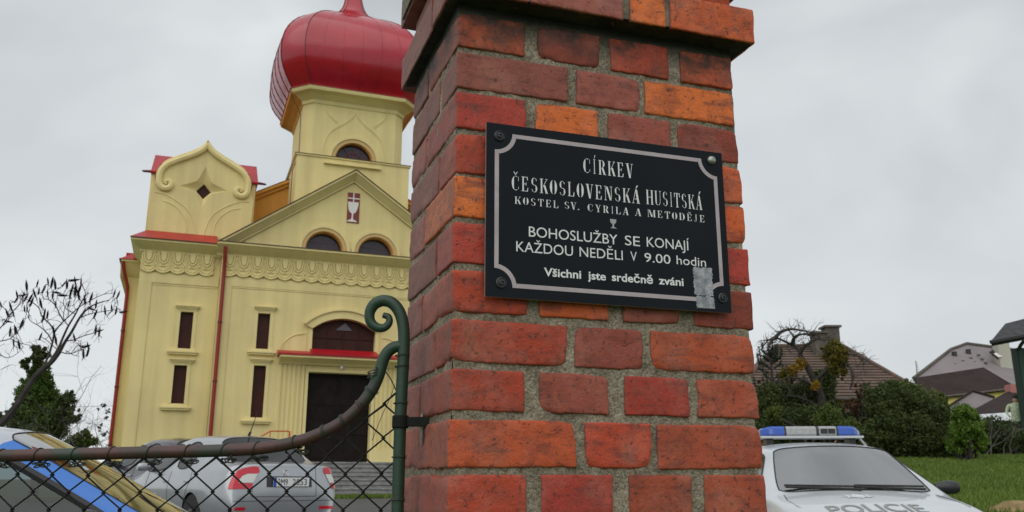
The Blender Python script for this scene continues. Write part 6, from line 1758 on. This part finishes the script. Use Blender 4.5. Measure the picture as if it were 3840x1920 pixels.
# person at the far right edge in a pale hi-vis jacket
P0 = Vector((16.946, 30.000, 2.177))
person = empty('person', P0, R(-20), 'person in pale yellow hi-vis jacket and dark trousers reaching up under the awning', 'person')
def figure():
    J = {'pel': (0,0,.92), 'wst': (0,.0,1.08), 'chs': (.02,-.01,1.33), 'nck': (.04,-.02,1.50), 'hd': (.06,-.03,1.60), 'ht': (.07,-.03,1.74),
         'hl': (-.10,0,.88), 'kl': (-.12,-.03,.48), 'al': (-.13,.03,.08), 'tl': (-.13,-.13,.03), 'hr': (.10,0,.88), 'kr': (.14,-.04,.48), 'ar': (.16,.02,.08), 'tr': (.17,-.13,.03),
         'sl': (-.18,0,1.42), 'el': (-.28,-.08,1.18), 'wl': (-.24,-.26,1.04), 'gl': (-.23,-.33,1.01), 'sr': (.20,0,1.44), 'er': (.34,-.05,1.62), 'wr': (.33,-.12,1.86), 'gr': (.33,-.14,1.95)}
    Ed = [('pel','wst'),('wst','chs'),('chs','nck'),('nck','hd'),('hd','ht'),('pel','hl'),('hl','kl'),('kl','al'),('al','tl'),('pel','hr'),('hr','kr'),('kr','ar'),('ar','tr'),('chs','sl'),('sl','el'),('el','wl'),('wl','gl'),('chs','sr'),('sr','er'),('er','wr'),('wr','gr')]
    Rr = {'pel': .14, 'wst': .13, 'chs': .15, 'nck': .055, 'hd': .085, 'ht': .075, 'hl': .09, 'kl': .06, 'al': .045, 'tl': .035, 'hr': .09, 'kr': .06, 'ar': .045, 'tr': .035, 'sl': .065, 'el': .045, 'wl': .03, 'gl': .035, 'sr': .065, 'er': .045, 'wr': .03, 'gr': .035}
    ks = list(J); me = bpy.data.meshes.new('body'); me.from_pydata([J[k] for k in ks], [(ks.index(a), ks.index(b)) for a, b in Ed], [])
    ob = bpy.data.objects.new('body', me); COL.objects.link(ob)
    md = ob.modifiers.new('skin', 'SKIN'); md.use_smooth_shade = True
    for i, k in enumerate(ks): me.skin_vertices[0].data[i].radius = (Rr[k], Rr[k]); me.skin_vertices[0].data[i].use_root = (k == 'pel')
    ob.modifiers.new('sub', 'SUBSURF').levels = 2
    dg = bpy.context.evaluated_depsgraph_get(); out = bpy.data.meshes.new_from_object(ob.evaluated_get(dg)); bpy.data.objects.remove(ob)
    return out
fm = figure(); fm.materials.clear()
for m_ in (mat('dark_trousers', (.02,.022,.028), .9), mat('hi_vis_jacket', (.52,.60,.42), .8, var=.35, vscale=14), mat('skin', (.45,.28,.20), .6)): fm.materials.append(m_)
for p in fm.polygons:
    c = p.center; p.material_index = 0 if c.z < .88 else (2 if (c.z > 1.50 and abs(c.x - .06) < .13) or c.z > 1.84 or (c.y < -.27) else 1)
link('body', fm, None, person, smooth=True)
hm = MB(); hm.lathe([(.088, -.02), (.098, .03), (.09, .08), (.05, .115), (.005, .125)], (.065, -.015, 1.645), 14); hm.build('hair', mat('dark_hair', (.03,.02,.015), .8), person, smooth=True)

# ------------------------------------------------------------------ left side
t = empty('sumac_tree', (-6.464, 11.000, 1.544), 0, 'leaning bare sumac tree with upright dark fruit cones on its twigs', 'tree'); o_ = Vector((-6.464, 11.000, 1.544))
S_ = lambda *P: catmull([tuple(Vector(p) - o_) for p in P], 5)
b = MB()
BR = [  # (points, r0, r1)
 ([(-6.554, 11.000, 1.497), (-6.298, 11.000, 1.745), (-6.114, 11.000, 2.002), (-6.000, 11.000, 2.247), (-5.896, 11.000, 2.395), (-5.764, 11.000, 2.519), (-5.680, 11.000, 2.644)], .085, .045),
 ([(-5.680, 11.000, 2.644), (-5.597, 10.950, 2.772), (-5.511, 10.900, 2.880), (-5.434, 10.900, 3.056), (-5.370, 10.900, 3.148), (-5.207, 10.800, 3.214), (-5.039, 10.800, 3.265)], .034, .010),
 ([(-5.808, 11.000, 2.479), (-5.734, 11.050, 2.677), (-5.714, 11.100, 2.837), (-5.663, 11.100, 2.990), (-5.591, 11.100, 3.145), (-5.533, 11.100, 3.300), (-5.462, 11.100, 3.431)], .030, .009),
 ([(-5.896, 11.000, 2.395), (-5.873, 11.100, 2.583), (-5.864, 11.150, 2.783), (-5.878, 11.200, 2.930), (-5.783, 11.200, 3.070), (-5.692, 11.200, 3.164)], .026, .010),
 ([(-5.878, 11.200, 2.930), (-5.958, 11.200, 3.034), (-6.128, 11.300, 3.156), (-6.179, 11.300, 3.262), (-6.283, 11.300, 3.341), (-6.394, 11.300, 3.394)], .016, .007),
 ([(-5.783, 11.200, 3.070), (-5.846, 11.200, 3.164), (-5.911, 11.200, 3.268), (-5.999, 11.200, 3.347), (-6.078, 11.200, 3.363)], .014, .007),
 ([(-5.864, 11.150, 2.783), (-5.913, 11.100, 2.888), (-6.038, 11.100, 2.990), (-6.165, 11.100, 3.067), (-6.198, 11.100, 3.196)], .014, .006),
 ([(-5.597, 10.950, 2.772), (-5.474, 10.900, 2.779), (-5.307, 10.800, 2.813), (-5.188, 10.800, 2.848), (-5.127, 10.800, 2.878)], .014, .006),
 ([(-5.680, 11.000, 2.644), (-5.502, 10.900, 2.605), (-5.383, 10.900, 2.645), (-5.311, 10.900, 2.665)], .012, .005),
 ([(-5.556, 10.900, 2.645), (-5.450, 10.900, 2.590), (-5.325, 10.800, 2.556)], .008, .004),
 ([(-5.434, 10.900, 3.056), (-5.266, 10.800, 3.088), (-5.145, 10.800, 3.113), (-4.975, 10.800, 3.138), (-4.876, 10.800, 3.149)], .012, .005),
 ([(-5.692, 11.200, 3.164), (-5.501, 11.000, 3.218), (-5.288, 10.900, 3.301), (-5.159, 10.900, 3.362), (-5.045, 10.900, 3.373)], .012, .005),
 ([(-5.533, 11.100, 3.300), (-5.495, 11.100, 3.405), (-5.543, 11.100, 3.510), (-5.577, 11.100, 3.573)], .010, .005),
 ([(-5.591, 11.100, 3.145), (-5.728, 11.100, 3.222), (-5.818, 11.200, 3.347), (-5.780, 11.200, 3.452)], .010, .005),
 ([(-5.663, 11.100, 2.990), (-5.788, 11.200, 3.111), (-5.783, 11.200, 3.268), (-5.718, 11.200, 3.373)], .011, .005),
 ([(-5.680, 11.000, 2.644), (-5.901, 11.100, 2.796), (-5.984, 11.100, 2.847)], .011, .006),
 ([(-6.510, 10.600, 2.756), (-6.322, 10.600, 2.795), (-6.217, 10.600, 2.903), (-6.152, 10.600, 3.026), (-6.115, 10.700, 3.169), (-6.029, 10.700, 3.259)], .016, .006),
 ([(-6.217, 10.600, 2.903), (-6.153, 10.600, 2.962), (-6.156, 10.600, 3.050), (-6.253, 10.600, 3.149), (-6.361, 10.600, 3.224)], .011, .006),
 ([(-6.495, 10.600, 2.659), (-6.261, 10.600, 2.707), (-6.098, 10.600, 2.746), (-6.015, 10.600, 2.844), (-5.954, 10.600, 2.927), (-5.948, 10.600, 3.026)], .012, .005),
 ([(-6.098, 10.600, 2.746), (-5.994, 10.600, 2.698), (-5.820, 10.600, 2.659), (-5.717, 10.600, 2.611)], .008, .004),
 ([(-6.377, 10.600, 2.514), (-6.214, 10.600, 2.548), (-6.089, 10.600, 2.514), (-5.977, 10.600, 2.572), (-5.917, 10.600, 2.659)], .009, .004),
 ([(-6.352, 10.600, 2.346), (-6.164, 10.600, 2.370), (-6.052, 10.600, 2.428)], .007, .003),
]
TR = np.random.RandomState(31)
for P, r0, r1 in BR:
    Q_ = S_(*P); n = len(Q_); b.tube(Q_, [(r0 + (r1 - r0) * i / (n - 1)) * .62 for i in range(n)], 6)
    if r0 < .03:
        for q_ in range(3, n, 4): branches(b, Q_[q_], Vector((random.uniform(-.6, .6), random.uniform(-.3, .3), .8)), random.uniform(.08, .22), .004, 1, TR, .12, 0, 2)
b.build('trunk', M['bark'], t, smooth=True)
TIPS = [(36,756),(62,778),(68,778),(35,790),(45,745),(55,745),(60,752),(70,755),(48,738),(68,725),(92,715),(96,735),(90,742),(105,732),(122,710),(128,718),(135,728),(140,722),(120,740),(132,745),(145,735),(156,715),(168,720),(175,745),(186,722),(188,740),(180,728),(190,708),(203,712),(200,748),(215,760),(205,790),(225,755),(222,768),(170,768),(140,768),(105,768),(110,790),(118,795),(75,765),(105,805),(137,840),(98,850),(142,860),(190,852),(197,862),(240,835),(245,828),(248,840),(222,870),(206,868),(210,895),(218,891),(285,740),(293,745),(282,778),(290,785),(300,780),(265,785),(235,795),(240,770),(12,800),(20,790),(4,768),(30,775),(42,832),(56,815),(50,822),(35,865),(50,872),(24,840),(40,835),(172,700),(195,735)]
rs = random.Random(9)
mbv = {}; tw = MB()
def cone_mesh():
    c = MB(); c.lathe([(.003, 0), (.013, .02), (.017, .045), (.014, .085), (.008, .12), (.002, .15)], seg=7)
    r_ = random.Random(1); c.v = [(x + r_.uniform(-.005, .005), y + r_.uniform(-.005, .005), z) for x, y, z in c.v]; return c.mesh('fruit_cone')
cm_ = cone_mesh()
for i, (x, y) in enumerate(TIPS):
    p = Vector(AT(x, y + 7, 10.95 + rs.uniform(-.15, .15))) - o_
    o = link('fruit_cone', cm_, M['cone'], t, p); k = rs.uniform(.6, 1.05); o.scale = (k * 1.0, k * 1.0, k * 1.0); o.rotation_euler = (rs.uniform(-.3, .3), rs.uniform(-.35, .35), 0)
    for q_ in range(3): tw.tube([p + Vector((0, 0, .02)), p + Vector((rs.uniform(-.07, .07), rs.uniform(-.05, .05), rs.uniform(-.10, .06)))], [.004, .002], 4)
    if rs.random() < .13: o.rotation_euler = (0, rs.uniform(1.2, 1.9), rs.uniform(-.4, .4))
tag(tw.build('twigs', M['bark'], t), kind='stuff')
bush('yew_tree', 'dense dark green cone shaped yew behind the leaning sumac', 'tree', (-11.552, 22.000, 1.943),
     [((-11.629, 22.000, 2.518), (.70,.6,.60), 15000), ((-11.806, 22.000, 3.100), (.50,.5,.55), 10000), ((-11.773, 22.000, 3.592), (.28,.3,.45), 4200), ((-12.007, 22.000, 2.422), (.45,.4,.45), 6000), ((-11.201, 22.000, 2.614), (.42,.4,.48), 6000)], .05, M['leaf_yew'], 41, None, False)
trunk(bpy.context.scene.objects['yew_tree'], [Vector((0,0,-1.2)), Vector((0,0,.8))], [.12, .05])
bush('shrub', 'loose leafy shoots sticking out above the yew', 'shrub', (-11.387, 21.500, 2.297),
     [((-11.583, 21.500, 4.117), (.30,.2,.24), 900), ((-11.794, 21.500, 3.873), (.24,.2,.22), 600), ((-10.853, 21.600, 2.967), (.24,.2,.34), 900), ((-10.618, 21.600, 2.633), (.16,.2,.3), 500), ((-12.200, 21.600, 2.586), (.35,.2,.25), 700)], .055, M['leaf_dark'], 42, None, False)
b = MB(); rs = np.random.RandomState(77)
for k in range(4): branches(b, Vector((rs.uniform(-.6, .9), 0, -.6)), Vector((rs.uniform(-.2, .2), 0, 1)), rs.uniform(1.4, 2.6), .014, 2, rs, .04, 0, 3)
b.build('stems', M['bark'], [o for o in scene.objects if o.get('label') == 'loose leafy shoots sticking out above the yew'][0])
t = plant('bare_bush', 'thin bare twiggy bush beside the yew', 'shrub', (-9.772, 20.000, 2.035)); rs = np.random.RandomState(12); b = MB()
for k in range(7): branches(b, Vector((rs.uniform(-.5, .2), 0, -.4)), Vector((rs.uniform(-.35, .45), 0, 1)), rs.uniform(.8, 1.3), .010, 3, rs, .06, .03, 3)
b.build('stems', M['twig'], t)
t = plant('bare_bush', 'thin bare twiggy bush at the left edge behind the sumac', 'shrub', (-11.234, 20.000, 2.035)); b = MB()
for k in range(7): branches(b, Vector((rs.uniform(-.6, .4), 0, -.4)), Vector((rs.uniform(-.45, .35), 0, 1)), rs.uniform(1.0, 1.7), .010, 3, rs, .06, .03, 3)
b.build('stems', M['twig'], t)
bush('shrub', 'low bright green shrub left of the church pipe', 'shrub', (-11.463, 24.000, 1.817), [((-11.501, 24.000, 2.128), (.42,.4,.20), 1900), ((-11.449, 24.000, 2.316), (.15,.2,.12), 400)], .05, M['leaf'], 44)
t = plant('mistletoe_tree', 'far grey bare tree dotted with dark mistletoe balls left of the church', 'tree', (-20.577, 45.000, 2.295)); o_ = Vector((-20.577, 45.000, 2.295)); rs = np.random.RandomState(17); b = MB()
M['haze_twig'] = mat('pale_grey_twigs', (0.30, 0.31, 0.32), 0.9); M['haze_ball'] = mat('grey_mistletoe', (0.085, 0.09, 0.085), 0.9)
for k in range(8): branches(b, Vector((rs.uniform(-.9, .6), 0, 0)), Vector((rs.uniform(-.5, .3), 0, 1)), rs.uniform(1.6, 2.7), .030, 3, rs, .05, .0, 4)
b.build('trunk', M['haze_twig'], t)
for (x, y, r_) in ((262,1021,.17), (272,1035,.16), (268,1052,.12), (250,1078,.16), (270,1085,.15), (262,1095,.15), (256,1068,.08), (246,1030,.08), (275,1100,.12)):
    crown('mistletoe', [(tuple(Vector(AT(x, y, 45)) - o_), (r_, r_, r_), 200)], .05, M['haze_ball'], t, x)
pw = empty('power_line', (-26.071, 50.000, 5.046), 0, 'thin power line crossing the pale sky left of the church', 'power line'); b = MB()
o_ = Vector((-26.071, 50.000, 5.046)); b.tube([Vector((-48.730, 50.000, 4.606)) - o_, Vector((-28.731, 50.000, 4.913)) - o_, Vector((-26.077, 50.000, 5.090)) - o_, Vector((-24.305, 50.000, 5.200)) - o_, Vector((-19.401, 50.000, 5.311)) - o_], .010, 4)
b.build('cable', M['twig'], pw)
# distant wooded rise beyond the yard
hl = []
# heap of earth at the lower right corner
sp_ = bmesh.new(); bmesh.ops.create_icosphere(sp_, subdivisions=5, radius=1.0)
for v in sp_.verts:
    n_ = noise.noise(v.co * 2.2) * .16 + noise.noise(v.co * 7) * .06 + noise.noise(v.co * 21) * .02; v.co = v.co * (1 + n_); v.co = Vector((v.co.x * .62, v.co.y * .55, v.co.z * .30))
me = bpy.data.meshes.new('soil_heap'); sp_.to_mesh(me); sp_.free()
sh = link('soil_heap', me, mat('dry_soil', (0.26, 0.185, 0.085), 0.95, var=.4, vscale=6, bump=.9, bscale=25, bdist=.03), None, ((6.280, 11.300, 0.660)), smooth=True); sh.location.z -= .14
tag(sh, 'small heap of dry brown earth on the lawn at the lower right corner', 'soil heap')
